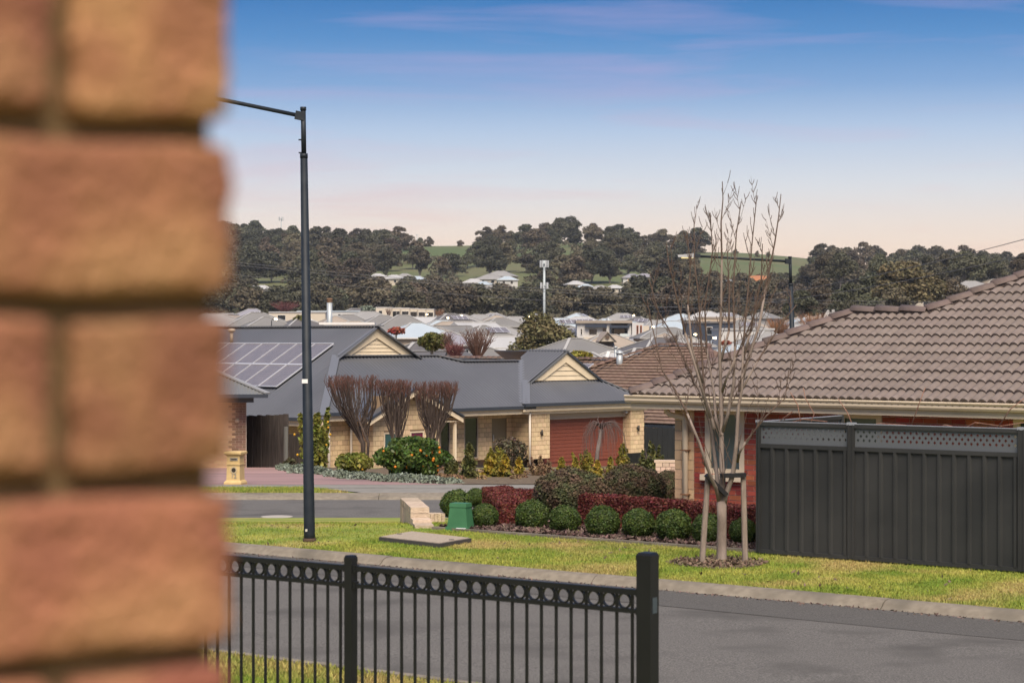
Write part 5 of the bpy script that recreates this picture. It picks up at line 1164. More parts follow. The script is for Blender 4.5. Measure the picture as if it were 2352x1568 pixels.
# rows nearest to the camera
TH('grey hip roof just behind the grey house gable, beside the round olive tree', 968, 787, 175, 7.5, 6, 30, 'dark', 'tan', base=None)
TH('pale blue metal roof behind the big gable', 957, 741, 260, 9.0, 7.5, 25, 'blue', 'tan', panels=0)
TH('grey hip roof whose ridge carries a row of solar panels', 1275, 809, 150, 12, 6.5, -8, 'mid', 'cream', panels=9)
TH('grey hip roof left of the solar panel roof, its ridge highest', 1120, 799, 165, 6.5, 6, 30, 'grey', 'brick')
TH('grey hip roof below the white two-storey house', 1322, 777, 205, 9.5, 8, 35, 'grey', 'cream')
TH('grey hip roof beside the green flue, behind the brown tiles', 1470, 800, 170, 7.0, 6, 32, 'dark', 'grey')
TH('small white roof beside the green flue', 1405, 808, 160, 4.4, 4, 35, 'white', 'white')
TH('lilac grey gable roof behind the bare shrubs', 1030, 762, 215, 5.5, 5, 20, 'lilac', 'grey')
TH('dark roof with a pale barge, left of the olive tree gap', 1000, 806, 150, 7.5, 5, 60, 'dark', 'brick', 'gable')
TH('white shed roof partly behind the gum tree', 1120, 772, 230, 7.5, 6, 35, 'white', 'white', 'gable')
TH('grey roof with a strip of panels left of the gum tree', 1110, 747, 275, 6.5, 6, 30, 'grey', 'grey', panels=3)
TH('white roof sloping beside the gum tree', 1090, 740, 300, 7, 6, 40, 'white', 'white', 'gable')
TH('grey hip roof above the lilac gable', 1005, 752, 265, 6, 5.5, 35, 'tan', 'tan')
TH('grey steep hip roof in the middle of the town, left of the cream terrace', 926, 723, 330, 10.5, 9, 10, 'grey', 'cream', t=.56)
TH('grey hip roof left of the flue with a small tan gable before it', 880, 724, 350, 9.5, 8, 15, 'grey', 'cream')
TH('tan hip roof in front of the grey one near the flue', 815, 737, 300, 7.5, 6, 10, 'tan', 'cream')
TH('grey hip roof seen right of the tall lamp post', 800, 722, 370, 10, 8, 5, 'grey', 'cream')
TH('large grey hip roof left of the tall lamp post', 590, 718, 330, 11, 9, 18, 'grey', 'tan')
TH('lower grey hip roof in front of the large one on the left', 612, 728, 300, 8, 7, 20, 'grey', 'tan')
TH('brown grey gable cottage roof near the brick pier', 535, 723, 340, 5, 6, 80, 'tan', 'brick', 'gable')
TH('grey hip roof at the edge of the brick pier', 490, 720, 330, 11, 8, 15, 'mid', 'tan')
TH('lilac roof with dark panels at the back left of the town', 580, 709, 430, 9.5, 8, 5, 'lilac', 'grey', panels=3)
TH('grey roof beside the round dark tree left of the flue', 690, 729, 300, 6.5, 6, 30, 'dark', 'tan')
TH('pale grey roof beside the tall lamp post', 770, 726, 330, 6, 6, 20, 'tan', 'cream')
TH('cream flat roofed row left of the lamp post', 680, 716, 450, 14, 8, 0, 'white', 'cream', 'flat')
TH('white flat roofed row right of the lamp post', 760, 714, 470, 15, 8, 0, 'blue', 'white', 'flat')
TH('brown roofed house left of the cream terrace', 822, 708, 480, 10, 7, 8, 'dark', 'brick')
TH('tan roof directly before the cream terrace', 845, 715, 440, 10, 7, 10, 'mid', 'brick')
TH('white roof in front of the cream terrace', 880, 727, 400, 7, 6, 10, 'white', 'cream')
TH('white roof with a red wall under the cream terrace', 965, 728, 390, 11, 6, 5, 'white', 'brick')
TH('grey hip roof with panels right of the cream terrace', 1035, 720, 390, 8.5, 7, 25, 'dark', 'grey', panels=3)
TH('grey hip roof beside the lit street lamp at the back', 1062, 722, 400, 8, 7, 20, 'mid', 'cream')
TH('blue white roof with panels below the dark one', 1015, 735, 350, 8, 6, 15, 'blue', 'grey', panels=4)
TH('long tan wall house in the middle distance', 1050, 738, 330, 12, 7, 0, 'tan', 'tan')
TH('pale gable roof stepping down beside the bare trees', 1040, 748, 285, 7, 6, 50, 'grey', 'grey', 'gable')
TH('grey roof at the back left of the gum tree', 1100, 722, 430, 9, 7, 15, 'mid', 'tan')
TH('peach walled house left of the gum tree', 1140, 724, 420, 8, 7, 15, 'tan', 'tan')
TH('grey roof touching the gum tree crown', 1150, 730, 380, 8, 6, 20, 'grey', 'cream')
TH('pale house with solar panels right of the gum tree', 1288, 730, 350, 8, 6, 12, 'blue', 'white', panels=5)
TH('pale blue roof behind the white two-storey house', 1390, 731, 420, 8, 7, 20, 'blue', 'white')
TH('grey roof right of the white two-storey house', 1505, 735, 400, 8, 6.5, 20, 'mid', 'cream')
TH('white hip roof with small cream gable at the back right', 1545, 737, 360, 9, 7, 15, 'blue', 'white')
TH('brick house with grey roof behind the bare tree', 1530, 752, 310, 9, 6, 10, 'grey', 'brick', glow=True)
TH('grey roof low behind the bare tree branches', 1515, 775, 240, 8, 6, 30, 'dark', 'grey')
TH('grey shed roof behind the bare tree', 1560, 770, 260, 7, 5, 20, 'mid', 'brick')
TH('white roofed house on the rise above the navy building', 1622, 715, 430, 9, 7, 5, 'white', 'cream')
TH('dark lower block beneath the white roofed house', 1640, 728, 400, 7, 6, 0, 'tan', 'tan', 'flat')
TH('navy blue box building behind the bare tree', 1625, 739, 300, 7.0, 6, 0, 'dark', 'navy', 'flat', wins=1)
TH('long white walled building behind the bare tree', 1705, 754, 280, 7.5, 7, 4, 'white', 'white', 'flat', wins=1)
TH('pale shed roof just above the brown tiled ridge', 1690, 790, 200, 5, 5, 30, 'blue', 'white')
TH('tan roof at the right behind the roof ridge', 1760, 760, 260, 6, 6, 20, 'mid', 'tan')
# closely packed rows filling the streets between them
fr_ = random.Random(31); seen = {}
for row, Z in enumerate((235, 285, 340, 395, 450, 515)):
    x = 470+fr_.random()*60
    while x < 1830:
        W = fr_.uniform(7.5, 11.5); wp_ = W/Z*FPX; xx = x+wp_/2; x += wp_*fr_.uniform(1.05, 1.5)
        if 1315 < xx < 1500 and Z < 340: continue
        rf = fr_.choice(['grey', 'grey', 'dark', 'mid', 'mid', 'tan', 'lilac', 'blue', 'white']); ZZ = Z+fr_.uniform(-9, 9); zr = zn(ZZ)+fr_.uniform(3.9, 4.7); yr = HY-(zr-EYE)/ZZ*FPX; yw = fr_.choice([0, 15, 30, 60, 75, -20])
        rw = ['nearest', 'second', 'third', 'fourth', 'fifth', 'farthest'][row]; nm = {'mid': 'pale grey', 'blue': 'pale blue', 'lilac': 'lilac grey', 'dark': 'dark grey'}.get(rf, rf)
        sp = 'left of the tall lamp post' if xx < 700 else 'between lamp post and big gable' if xx < 860 else 'above the big gable' if xx < 1020 else 'left of the town gum tree' if xx < 1160 else 'by the town gum tree' if xx < 1310 else 'by the two-storey house' if xx < 1500 else 'behind the bare tree'
        key = (nm, rw, sp); seen[key] = seen.get(key, 0)+1; od = ['', 'next ', 'third ', 'fourth ', 'fifth '][min(seen[key]-1, 4)]
        TH('%s%s hip roof of the %s town row, %s' % (od, nm, rw, sp), xx, yr, ZZ, W, W*fr_.uniform(.65, .9), yw, rf, fr_.choice(['cream', 'tan', 'brick', 'grey', 'white']), panels=fr_.choice([0, 0, 0, 3, 4]), group='packed rows of houses in the town')
# cream terrace of four stepped units
def terrace():
    Z = 500; h = thing('cream_terrace', 'cream flat roofed two-storey terrace row below the trees', 'house', (P(930, 776, Z).x, Z, zn(Z)), 'houses of the town below the hill'); xs = [863, 900, 921, 941, 960, 978, 997]; tops = [706.5, 707.5, 708, 709, 710, 710.5]
    for i in range(6):
        a, b = P(xs[i], tops[i], Z+(i % 2)*1.2), P(xs[i+1]-.4, tops[i], Z+(i % 2)*1.2); m = MB(); z0 = zn(Z)-1; m.box(((a.x+b.x)/2, a.y+4, (a.z+z0)/2), (b.x-a.x, 8, a.z-z0)); w = m.build('wall', WALL['cream'], h)
        pr = MB(); pr.box(((a.x+b.x)/2, a.y+4, a.z+.05), (b.x-a.x+.15, 8.1, .18)); pr.build('parapet', WALL['white'], h)
        for k in range(2 if i else 1):
            q = Vector((a.x+(b.x-a.x)*(.3+.4*k), a.y-.03, a.z-1.45)); m = MB(); m.box(q, (.95, .1, 1.5)); f = m.build('window', m_tfr, h); m = MB(); m.box(q+Vector((0, -.05, 0)), (.8, .04, 1.35)); m.build('pane', m_glass, f)
terrace()
# white two-storey house with balcony
def two_storey():
    Z = 330; px = lambda x, y, d=0: P(x, y, Z+d); g = zn(Z); h = thing('two_storey_house', 'white flat roofed two-storey house with dark balcony right of the gum tree', 'house', (px(1400, 776).x, Z, g), 'houses of the town below the hill')
    def bx(nm, x0, y0, x1, y1, d0, d1, mat, par=None):
        a, b = px(x0, y0, d0), px(x1, y1, d0); m = MB(); m.box(((a.x+b.x)/2, Z+(d0+d1)/2, (a.z+b.z)/2), (b.x-a.x, d1-d0, a.z-b.z)); return m.build(nm, mat, par or h)
    bx('wall', 1325, 742, 1404, 800, 0, 7, WALL['white']); bx('wall', 1404, 742, 1442, 800, 2, 7, WALL['grey']); bx('wall', 1442, 742, 1450, 800, 0, 7, WALL['white']); bx('lower_wall', 1340, 774, 1488, 815, -1, 1.9, WALL['cream'])
    bx('roof', 1323, 736, 1452, 742, -.5, 7.5, ROOF['tan']); bx('tower_wall', 1452, 741, 1478, 772, -.4, 5, WALL['white']); bx('side_wing', 1478, 748, 1491, 790, 0, 5, WALL['cream'])
    bx('awning', 1344, 746.5, 1394, 752, -.8, -.02, WALL['navy']); bx('balcony_frame', 1400, 747, 1446, 753, -.4, 2.0, WALL['navy']); bx('balcony_pier', 1400, 753, 1404, 772, -.3, -.02, WALL['navy'])
    for x0, x1, y0, y1 in ((1352, 1372, 755, 769), (1383, 1394, 753, 770), (1333, 1338, 754, 769)):
        f = bx('window', x0, y0, x1, y1, -.08, 0, m_tfr); bx('pane', x0+1.2, y0+1.2, x1-1.2, y1-1.2, -.12, -.07, m_glass, f)
    f = bx('balcony_door', 1408, 754, 1437, 772, 1.85, 1.99, WALL['navy']); bx('pane', 1410, 755, 1435, 771, 1.80, 1.86, m_glass, f); bx('balustrade', 1424, 766, 1446, 773, -.35, -.3, M('pale_glass', (.45, .5, .5), rough=.1))
    for x in (1464, 1472): f = bx('window', x-2, 747, x+2.5, 769, -.46, -.39, M('rust_panel', (.28, .10, .05))); bx('pane', x-1, 749, x+1, 767, -.5, -.45, m_glass, f)
    q = px(1395, 735, 1); m = MB(); m.tube([q, q+Vector((-.1, -.05, .05))], [.45, .35], 12); m.build('satellite_dish', MATS['galvanised'], h)
two_storey()
def cottage():
    Z = 265; h, L, g = TH('tan cottage with a small gable and round vent before the white two-storey house', 1398, 768, Z, 8.4, 6.5, 8, 'tan', 'cream', 'hip', name='gable_cottage')
    a, b, c_ = P(1374, 784, Z-4.2), P(1416, 784, Z-4.2), P(1395, 765, Z-4.2); o = worg(h); m = MB(); ih = Matrix.Rotation(-R(8), 3, 'Z')
    tr = lambda p: ih @ (p-o)
    m.slab([tr(a), tr(b), tr(c_)], (0, .2, 0)); gp = link('gable', m.mesh('cottage_gable', WALL['cream']), h)
    for p, q in ((a, c_), (b, c_)):
        m = MB(); m.slab([tr(p)+Vector((0, -.3, -.1)), tr(q)+Vector((0, -.3, .1)), tr(q)+Vector((0, 4, .1)), tr(p)+Vector((0, 4, -.1))], (0, 0, .12)); link('gable_roof', m.mesh('cottage_gable_roof', ROOF['tan']), h)
    v = P(1395, 774, Z-4.3); m = MB(); m.tube([tr(v), tr(v)+Vector((0, -.08, 0))], .28, 12); link('round_vent', m.mesh('cottage_vent', M('vent_brown', (.10, .07, .05))), gp)
cottage()
# houses up on the hill
hh_ = [(868, 628, 960, 'white', 8), (905, 631, 950, 'white', 9), (930, 628, 970, 'mid', 7), (958, 634, 930, 'blue', 11), (1150, 622, 1000, 'mid', 13), (1128, 630, 960, 'mid', 12), (1165, 634, 940, 'blue', 9), (1088, 640, 920, 'white', 9), (1112, 646, 890, 'blue', 9), (1145, 650, 870, 'mid', 9), (1096, 653, 850, 'dark', 10),
       (1322, 645, 920, 'white', 8), (1345, 652, 890, 'blue', 8), (1378, 655, 880, 'mid', 8), (1412, 654, 880, 'white', 7), (1452, 629, 960, 'lilac', 9), (1480, 628, 970, 'lilac', 8), (1520, 650, 900, 'grey', 7), (2230, 645, 620, 'mid', 12), (2290, 640, 640, 'tan', 13), (2330, 655, 600, 'lilac', 10), (2135, 672, 560, 'white', 9), (2180, 676, 540, 'white', 10),
       (1880, 688, 560, 'lilac', 7), (1900, 694, 540, 'white', 6), (1962, 660, 700, 'blue', 7), (602, 655, 900, 'white', 8), (632, 660, 880, 'mid', 8), (565, 650, 900, 'white', 8), (1668, 640, 900, 'blue', 6), (1800, 645, 880, 'white', 7), (1590, 665, 850, 'mid', 7)]
spots = {(0, 700): 'behind the tall lamp post', (700, 1000): 'among the trees right of the tall lamp post', (1000, 1230): 'below the green paddock, left of the phone mast', (1230, 1440): 'on the slope right of the phone mast', (1440, 1560): 'under the wooded hilltop', (1560, 1850): 'behind the bare tree branches', (1850, 2060): 'right of the second lamp post', (2060, 2400): 'above the brown tiled ridge at the right'}
rank = {}
def stand(x, y, z0, hgt):
    Z = z0
    while Z < 1250:
        q = P(x, y, Z)
        if q.z-zn(Z, q.x) < hgt: return Z
        Z += 4
    return Z
for x, y, Z, rf, W in hh_:
    if x < 1850: Z = stand(x, y, 600, 5.0); W *= Z/900
    sp = next(v for (a, b), v in spots.items() if a <= x < b); key = (sp, rf); rank[key] = rank.get(key, 0)+1; o_ = ['', 'second ', 'third ', 'fourth '][rank[key]-1]
    TH(o_+{'mid': 'pale grey', 'blue': 'pale blue', 'lilac': 'lilac grey'}.get(rf, rf)+' roofed hillside house '+sp, x, y, Z, W, W*.75, rnd.uniform(-20, 25), rf, rnd.choice(['cream', 'white', 'tan']), name='hillside_house', group='houses on the hillside', wins=2, base=P(x, y, Z).z-5.5, glow=rnd.random() < .1)
# dirt cuttings below the paddock
for x, y, Z, w, lab in ((1180, 626, 1010, 16, 'orange earth bank above the hillside houses'), (1745, 640, 930, 7, 'orange earth bank behind the bare tree')):
    c_ = P(x, y, Z); m = MB(); m.add([(c_.x+w*math.cos(t)*(.8+.3*math.sin(3*t)), c_.y+5*math.sin(t), c_.z+1.8*math.sin(t)) for t in np.linspace(0, 6.28, 17)[:-1]]+[(c_.x, c_.y-1, c_.z+.9)], [(i, (i+1) % 16, 16) for i in range(16)]); tag(m.build('earth_bank', M('orange_earth', (.38, .16, .075), (.30, .13, .06), scale=.2, rough=.95)), lab, 'earth bank')

# ------------------------------------------------------------------ gum trees
m_gum = M('gum_leaf', (.060, .063, .036), (.092, .088, .052), scale=.12, rough=.75, island=.26, orand=.42); m_gumb = M('brown_gum_leaf', (.084, .070, .044), (.112, .094, .060), scale=.12, rough=.75, island=.26, orand=.40); m_gumt = M('gum_bark', (.20, .175, .15), (.30, .27, .24), scale=.6, rough=.9, orand=.3)
def gum(seed, H, W, nl, size, mat, clumps=11, bare=.28):
    r = np.random.default_rng(seed); C = []; N_ = []; tr = MB(); cl = []
    for k in range(clumps):
        a = r.uniform(0, 6.283); q = math.sqrt(r.random())*W*.36; z = H*(bare+.10+(1-bare-.24)*(r.random()**.9))*(1-.30*(q/(W*.4))**2); cl.append((math.cos(a)*q, math.sin(a)*q, z, W*r.uniform(.17, .28)))
    cl.append((0, 0, H*.86, W*.2))
    for cx, cy, cz, cr_ in cl:
        n = nl//len(cl); d = sph(r, n); d[:, 2] = np.where(d[:, 2] < -.35, -d[:, 2]*.5, d[:, 2]); k = (.55+.45*r.random(n)**.5)*(1+.18*np.sin(d[:, 0]*6+cx)*np.sin(d[:, 1]*7+cy)); C.append(d*k[:, None]*np.array([cr_, cr_, cr_*.88])+np.array([cx, cy, cz])); N_.append(d)
        tr.tube([(0, 0, H*bare*.6), (cx*.35, cy*.35, H*bare+(cz-H*bare)*.35), (cx*.9, cy*.9, cz)], [H*.014, H*.010, H*.003], 5, False)
    V, F = leaves(np.concatenate(C), size, r, np.concatenate(N_)*.6+np.array([0, 0, .4]), .9, 1.7)
    lx, ly = r.normal(0, H*.012, 2); tr.tube([(0, 0, -1.0), (lx, ly, H*.15), (0, 0, H*bare), (lx, 0, H*.6), (0, 0, H*.84)], [H*.022, H*.019, H*.016, H*.010, H*.004], 7, False)
    return npmesh('gum_crown', V, F, mat), tr.mesh('gum_trunk', m_gumt, True)
GUM = [gum(100+i, 13, 9.5+i % 3, 6000, .50, m_gum if i % 2 else m_gumb, 13+i % 4, .12+.05*(i % 3)) for i in range(8)]
BIGGUM = gum(333, 13, 11, 12000, .42, M('olive_gum_leaf', (.095, .085, .040), (.135, .108, .052), scale=.3, rough=.75, island=.3), 20, .14)
def put_tree(label, X, Z, H, var, group, name='gum_tree', ws=1.0, z=None):
    c_, tr = GUM[var] if var >= 0 else BIGGUM; s = H/13; t = thing(name, label, 'tree', (X, Z, zn(Z, X)-.3 if z is None else z), group, rnd.uniform(0, 6.28), (s*ws, s*ws, s)); link('crown', c_, t); link('trunk', tr, t); return t
KEEP = [(850, 618, 980, 640, 990), (1068, 616, 1205, 656, 960), (1312, 642, 1430, 662, 950), (1440, 624, 1495, 636, 990), (1005, 566, 1075, 588, 1290), (1615, 580, 1700, 628, 1290), (1710, 594, 1830, 632, 1290), (590, 650, 640, 662, 900)]
FREE = [(930, 560, 1085, 592), (1605, 560, 1885, 636), (1175, 594, 1245, 622), (1260, 576, 1312, 604)]
rows = [(1285, 13.5, 1.15), (1190, 13, 1.1), (1100, 13, 1.05), (1020, 13, 1.0), (940, 13, 1.0), (870, 13, 1.0), (800, 13, 1.0), (730, 13, 1.0), (660, 12.5, 1.0), (610, 12, 1.0), (565, 11.5, 1.0)]
tr_ = random.Random(77); cnt = 0
def where(x):
    return next(v for (a, b), v in {(-999, 660): 'left of the tall lamp post', (660, 740): 'right behind the tall lamp post', (740, 940): 'left of the open paddock', (940, 1130): 'below the open paddock', (1130, 1330): 'around the phone mast', (1330, 1560): 'on the wooded hilltop', (1560, 1850): 'behind the bare tree branches', (1850, 9999): 'right of the second lamp post'}.items() if a <= x < b)
for Z, H0, sp in rows:
    wpx = 11.5/Z*FPX/sp; x = 430+tr_.random()*wpx
    while x < 2440:
        xx = x+tr_.uniform(-.3, .3)*wpx; x += wpx*tr_.uniform(.8, 1.2); ZZ = Z+tr_.uniform(-22, 22); X = (xx-CX)/FPX*ZZ; H = H0*tr_.uniform(.72, 1.22); z = zn(ZZ, X); yb = HY+FPX*(EYE-z)/ZZ; yt = HY+FPX*(EYE-z-H)/ZZ; hw = 6.2*H/13/ZZ*FPX
        if any(a < xx < c_ and b < yb < d_ for a, b, c_, d_ in FREE): continue
        bad = False
        for a, b, c_, d_, zk in KEEP:
            ox = min(xx+hw, c_)-max(xx-hw, a); oy = min(yb-(yb-yt)*.2, d_)-max(yt, b)
            if ZZ < zk and ox > hw*.35 and oy > 8:
                H = (yb-d_+8)/FPX*ZZ; yt = d_-8; hw = 6.2*H/13/ZZ*FPX
                if H < 5.5: bad = True; break
        if bad: continue
        if ZZ < 760 and 1830 < xx: continue
        tier = 'at the hill foot' if ZZ < 680 else 'halfway up the hill' if ZZ < 900 else 'high on the hill' if ZZ < 1180 else 'on the skyline'
        var = tr_.randrange(8); wsx = 1.3*tr_.uniform(.9, 1.15); look = ('tall ' if H/H0 > 1.08 else 'low ' if H/H0 < .84 else 'mid height ')+('broad ' if wsx > 1.37 else 'narrow ' if wsx < 1.24 else '')+('green' if var % 2 else 'brownish')
        put_tree(look+' gum tree '+tier+', '+where(xx), X, ZZ, H, var, 'gum trees '+tier+', '+where(xx), ws=wsx); cnt += 1
        if cnt >= 300: break
scene['hill_trees'] = cnt
for x, yb, yt, Z, v, lab in [(1058, 567, 546, 1290, 2, 'lone small gum tree on the bare skyline left of the hilltop wood'), (985, 568, 538, 1290, 4, 'skyline gum tree beside the thin pole'), (965, 570, 540, 1295, 1, 'dense skyline gum tree left of the open paddock'), (1600, 580, 572, 1290, 3, 'tiny tree on the bare ridge behind the bare tree'), (1690, 582, 566, 1250, 5, 'dark tree on the bare ridge behind the bare tree'), (1740, 588, 570, 1240, 0, 'bushy ridge tree left of the second lamp post'), (1765, 590, 572, 1230, 6, 'ridge tree touching the second lamp arm')]:
    p = P(x, yb, Z); put_tree(lab, p.x, Z, (yb-yt)/FPX*Z, v, 'small trees on the bare ridge', z=p.z-1.5)
# big near gums on the right slope
for x, yb, yt, Z, v, ws, lab in [(2085, 725, 600, 418, -1, 1.45, 'large spreading brown gum with pale limbs above the brown tiled roof'), (2000, 720, 625, 440, 3, 1.2, 'mid sized gum left of the large spreading gum'), (2190, 720, 640, 430, 2, 1.1, 'gum right of the large spreading gum'), (1890, 735, 640, 430, 4, 1.2, 'umbrella shaped gum right of the second lamp post'), (1950, 730, 650, 410, 5, 1.2, 'green gum below the umbrella shaped one'), (1840, 740, 665, 400, 1, 1.3, 'low gum behind the second lamp post'), (2060, 735, 660, 390, 6, 1.3, 'dark gum at the foot of the large spreading gum'),
                               (1930, 660, 578, 640, 7, 1.2, 'tall dark gum on the right skyline'), (2020, 660, 582, 640, 1, .9, 'slim skyline gum at the right'), (2130, 665, 585, 640, 3, 1.2, 'round skyline gum above the large spreading gum'), (2215, 660, 575, 640, 5, 1.3, 'dense skyline gum at the far right'), (2290, 650, 590, 640, 7, 1.2, 'skyline gum beside the right edge'), (2350, 650, 580, 620, 0, 1.2, 'gum at the right edge of the skyline'), (1905, 655, 580, 650, 2, 1.1, 'leftmost of the right skyline gums'), (2070, 660, 596, 650, 6, 1.2, 'low skyline gum behind the large spreading gum'), (2170, 660, 583, 650, 4, 1.1, 'skyline gum between the round and dense ones'), (2255, 655, 585, 650, 1, 1.1, 'skyline gum near the right edge roofs')]:
    p = P(x, yb, Z); put_tree(lab, p.x, Z, (yb-yt)/FPX*Z, v, 'large gums on the right slope', ws=ws, z=p.z)
# understorey of the wooded slopes: one mass that nobody could count
def scrub():
    r = np.random.default_rng(9); C = []
    while len(C) < 2600:
        x = r.uniform(440, 2430); Z = 545+r.random()**1.2*760; X = (x-CX)/FPX*Z; z = zn(Z, X); yb = HY+FPX*(EYE-z)/Z
        if any(a-8 < x < c_+8 and b-6 < yb < d_+6 for a, b, c_, d_ in FREE): continue
        if any(a-10 < x < c_+10 and b-12 < yb < d_+6 for a, b, c_, d_, _z in KEEP): continue
        C.append((X, Z, z, r.uniform(1.6, 4.2)))
    out = []; nn = []
    for X, Z, z, s in C:
        d = sph(r, 30); d[:, 2] = abs(d[:, 2]); out.append(d*np.array([s*1.3, s*1.3, s])*(.6+.4*r.random((30, 1)))+np.array([X, Z, z])); nn.append(d)
    V, F = leaves(np.concatenate(out), 1.0, r, np.concatenate(nn), .9); tag(link('scrub', npmesh('scrub_leaves', V, F, M('scrub_leaf', (.066, .060, .036), (.10, .088, .052), scale=.05, rough=.8, island=.3))), 'olive brown scrub filling the gaps under the hillside gums', 'scrub', kind='stuff')
scrub()
# single trees standing in the town
m_gn = M('near_gum_leaf', (.085, .085, .034), (.14, .115, .05), scale=.5, rough=.7, island=.45)
c1, t1 = gum(300, 9, 7.0, 15000, .22, m_gn, 30, .10); Z = 215; p = gz_(1232, Z); zt_ = P(1232, 712, Z).z; zb_ = zn(Z); t = thing('gum_tree', 'large olive brown gum tree standing alone in the middle of the town', 'tree', (p.x, p.y, zb_), None, .4, ((zt_-zb_)/9*1.15, (zt_-zb_)/9*1.15, (zt_-zb_)/9)); link('crown', c1, t); link('trunk', t1, t)
def town_bush(label, x, yb, yt, Z, wpx, mat, n, size, name='town_bush', stems=True):
    r = np.random.default_rng(int(x)); b = P(x, yb, Z); H = (yb-yt)/FPX*Z; rad = wpx/2/FPX*Z; t = thing(name, label, 'tree', b, 'bushes and small trees in the town'); d = sph(r, n); C = d*(r.random(n)**.3)[:, None]*np.array([rad, rad, H*.48])*(1+.2*np.sin(d[:, :1]*6+x)*np.cos(d[:, 2:]*5)); C[:, 2] += H*.52; V, F = leaves(C, size, r); link('crown', npmesh('bush_leaves', V, F, mat), t)
    s = MB(); z0 = zn(Z)-b.z; s.tube([(0, 0, min(z0, -.3)), (0, 0, H*.3), (0, 0, H*.8)], [.12, .10, .03], 6); link('trunk', s.mesh('bush_trunk', m_gumt), t)
town_bush('round olive green tree right of the big gable', 992, 806, 764, 130, 66, m_olive, 2600, .16)
town_bush('small green tree in front of the solar panel roof', 1330, 832, 806, 125, 66, m_gold, 1800, .14)
town_bush('red leafed bush behind the big gable', 910, 768, 752, 250, 40, M('red_bush', (.33, .07, .04), (.22, .07, .04), scale=1, island=.4), 900, .25)
town_bush('dark round tree left of the tall lamp post, in the town', 690, 750, 724, 300, 38, m_olive, 900, .3)
town_bush('blue grey bush beside the flue', 845, 720, 702, 460, 34, m_sil, 600, .4)
town_bush('red flowering bush behind the bare tree trunk', 1668, 792, 782, 230, 22, MATS['red_bush'], 500, .2)
town_bush('dark green bush under the large spreading gum', 1945, 720, 690, 380, 60, m_gum, 900, .4)
town_bush('tall thin dark cypress left of the lamp post in the town', 604, 728, 708, 400, 7, m_gum, 400, .3); town_bush('second thin dark cypress left of the lamp post', 612, 729, 710, 400, 6, m_gum, 400, .3)
def bare_bush(label, x, yb, yt, Z, wpx, n, seed, col=(.12, .07, .055)):
    r_ = random.Random(seed); b = P(x, yb, Z); H = (yb-yt)/FPX*Z; rad = wpx/2/FPX*Z; t = thing('bare_bush', label, 'tree', b, 'leafless bushes in the town'); m = MB()
    for k in range(n):
        a = r_.uniform(0, 6.283); q = math.sqrt(r_.random())*rad; hgt = H*r_.uniform(.6, 1); m.tube([(math.cos(a)*q*.15, math.sin(a)*q*.15, 0), (math.cos(a)*q*.6, math.sin(a)*q*.6, hgt*.5), (math.cos(a)*q, math.sin(a)*q, hgt)], [.035, .022, .010], 3, False)
        for j in range(3):
            f = r_.uniform(.4, .9); p = Vector((math.cos(a)*q*f, math.sin(a)*q*f, hgt*f)); m.tube([p, p+Vector((r_.gauss(0, .25), r_.gauss(0, .25), r_.uniform(.2, .5)))], [.016, .008], 3, False)
    link('branches', m.mesh('bare_branches', M('bush_twig_%d' % int(col[0]*1000), col, rough=.9)), t)
bare_bush('reddish leafless bush left of the gum tree, taller one', 1098, 822, 752, 125, 88, 90, 1); bare_bush('low red stemmed bush behind the grey ridge', 1045, 828, 790, 120, 50, 70, 2, (.14, .05, .05)); bare_bush('thin leafless shrub right of the round olive tree', 1030, 815, 762, 128, 26, 36, 3)
bare_bush('orange brown bare willow right of the second lamp post', 1870, 770, 715, 300, 90, 220, 4, (.24, .12, .06)); bare_bush('orange brown bare willow left of the second lamp post', 1790, 775, 728, 290, 70, 180, 5, (.24, .12, .06)); bare_bush('bare tree before the cream terrace', 893, 728, 706, 470, 18, 40, 6); bare_bush('rusty bare tree right of the cream terrace', 1010, 732, 708, 460, 30, 70, 7, (.20, .10, .06)); bare_bush('grey bare tree among the houses behind the bare street tree', 1545, 800, 765, 220, 50, 60, 8, (.15, .12, .11))
bare_bush('rusty shrubs left of the tall lamp post beneath the wood', 655, 716, 690, 470, 80, 160, 9, (.14, .07, .05))

# ------------------------------------------------------------------ masts, wires and town street lights
def mast(label, x, yt, Z, w, heads, base_y=None):
    b = P(x, HY, Z); b.z = zn(Z, b.x) if base_y is None else P(x, base_y, Z).z; t = P(x, yt, Z); h = thing('phone_mast', label, 'mast', b); m = M('mast_grey', (.42, .47, .48), rough=.5); mb = MB(); mb.tube([b, t], [w, w*.8], 10); mb.build('pole', m, h, True)
    for yh, n, rad, hh in heads:
        c_ = P(x, yh, Z)
        rg2 = MB(); rg2.tube([c_-Vector((0, 0, .08)), c_+Vector((0, 0, .08))], rad*.55, 10); hd = rg2.build('head_frame', m, h)
        for k in range(n):
            a = k*6.283/n+.3; p = c_+Vector((math.cos(a)*rad, math.sin(a)*rad, 0)); q = MB(); q.box(p, (rad*.33, .18, hh), a+1.57); q.build('antenna', M('antenna_grey', (.45, .47, .48), rough=.5), hd)
mast('grey phone mast with two antenna clusters before the wooded hill', 1250, 598, 400, .27, [(606, 8, .85, 1.4), (656, 6, .75, 1.3)]); mast('thin phone mast on the left skyline above the trees', 646, 500, 1290, .30, [(503, 5, 1.6, 2.6)], 548)
mast('thin pole on the skyline beside the paddock trees', 958, 538, 1290, .22, [(540, 3, .8, .4)], 568)
mast('lattice mast with a white dish in the hilltop wood', 1352, 552, 1220, .35, [(556, 3, .9, 1.8)], 590)
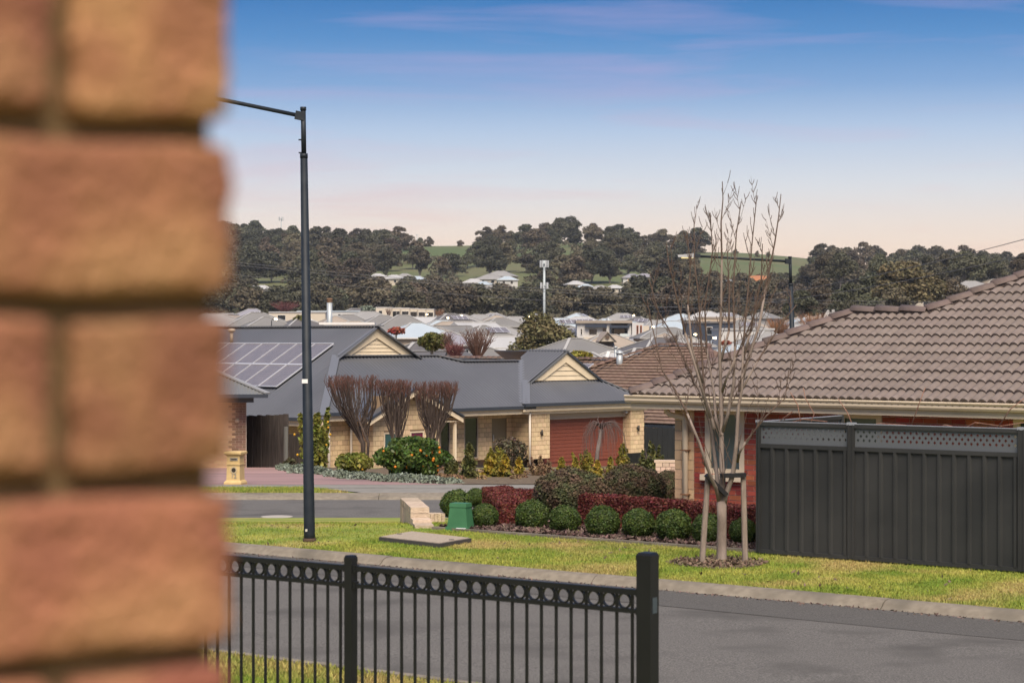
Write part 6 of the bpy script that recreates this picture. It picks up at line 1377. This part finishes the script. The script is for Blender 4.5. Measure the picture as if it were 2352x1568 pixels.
def street_light(label, x, y, Z, lit=True):
    t = P(x, y, Z); b = Vector((t.x-.5, t.y, zn(Z))); h = thing('town_street_light', label, 'street lamp', b, 'small street lights in the town'); m = MB(); m.tube([b, (b.x, b.y, t.z-.3), (b.x+.1, b.y, t.z), t], [.07, .06, .05, .04], 6); m.build('pole', m_pole, h); q = MB(); q.tube([t+Vector((-.12, 0, .02)), t+Vector((.25, 0, 0))], [.10, .16], 6)
    q.build('lamp_head', M('lit_lamp', (.9, .8, .6), emit=(1, .78, .45), est=9), h)
for x, y, Z, lab in ((1041, 808, 130, 'lit street light above the grey ridge'), (1060, 725, 390, 'lit street light at the back near the grey hip roof'), (1028, 730, 370, 'street light left of the back one'), (980, 722, 420, 'lit light under the cream terrace'), (632, 733, 280, 'street light over the left grey roofs'), (1596, 768, 260, 'pair light behind the bare tree'), (1640, 776, 240, 'lit light before the white wall'), (1499, 750, 330, 'lit light right of the white two-storey house'), (1455, 724, 480, 'lit light behind the two-storey house'), (1215, 727, 420, 'lit light beside the gum tree'), (1870, 742, 300, 'lit light beside the bare willow')):
    street_light(lab, x, y, Z)
def wires():
    m = M('wire', (.10, .10, .10), rough=.6)
    for i, (a, b, lab) in enumerate((((480, 596, 360), (2420, 690, 420), 'power line crossing the wooded hill'), ((480, 602, 360), (2420, 697, 420), 'second power line crossing the wooded hill'), ((480, 625, 360), (2420, 715, 430), 'lower power line along the hill foot'), ((1500, 708, 330), (2460, 520, 230), 'power line rising to the right over the gums'), ((1500, 716, 330), (2460, 560, 230), 'lower power line rising to the right'))):
        A, B = P(*a), P(*b); pts = []
        for k in range(25):
            f = k/24; p = A.lerp(B, f); p.z -= (4.5 if i < 3 else 2.5)*4*f*(1-f)*.6; pts.append(p)
        t = MB(); t.tube(pts, .045, 4); o = t.build('power_line', m, None, org=A); tag(o, lab, 'power line', 'power lines')
wires()

# ------------------------------------------------------------------ the hazy dusk air over the valley
hz = MB(); hz.box((0, 1465, 55), (9000, 3150, 124))
mh = bpy.data.materials.new('haze_air'); mh.use_nodes = True; mh.node_tree.nodes.clear()
_o = mh.node_tree.nodes.new('ShaderNodeOutputMaterial'); _v = mh.node_tree.nodes.new('ShaderNodeVolumePrincipled'); _v.inputs['Density'].default_value = .000075; _v.inputs['Color'].default_value = (.80, .86, .95, 1)
mh.node_tree.links.new(_v.outputs[0], _o.inputs['Volume']); tag(hz.build('haze', mh), 'thin blue grey dusk haze in the air over the valley', 'haze', kind='stuff')
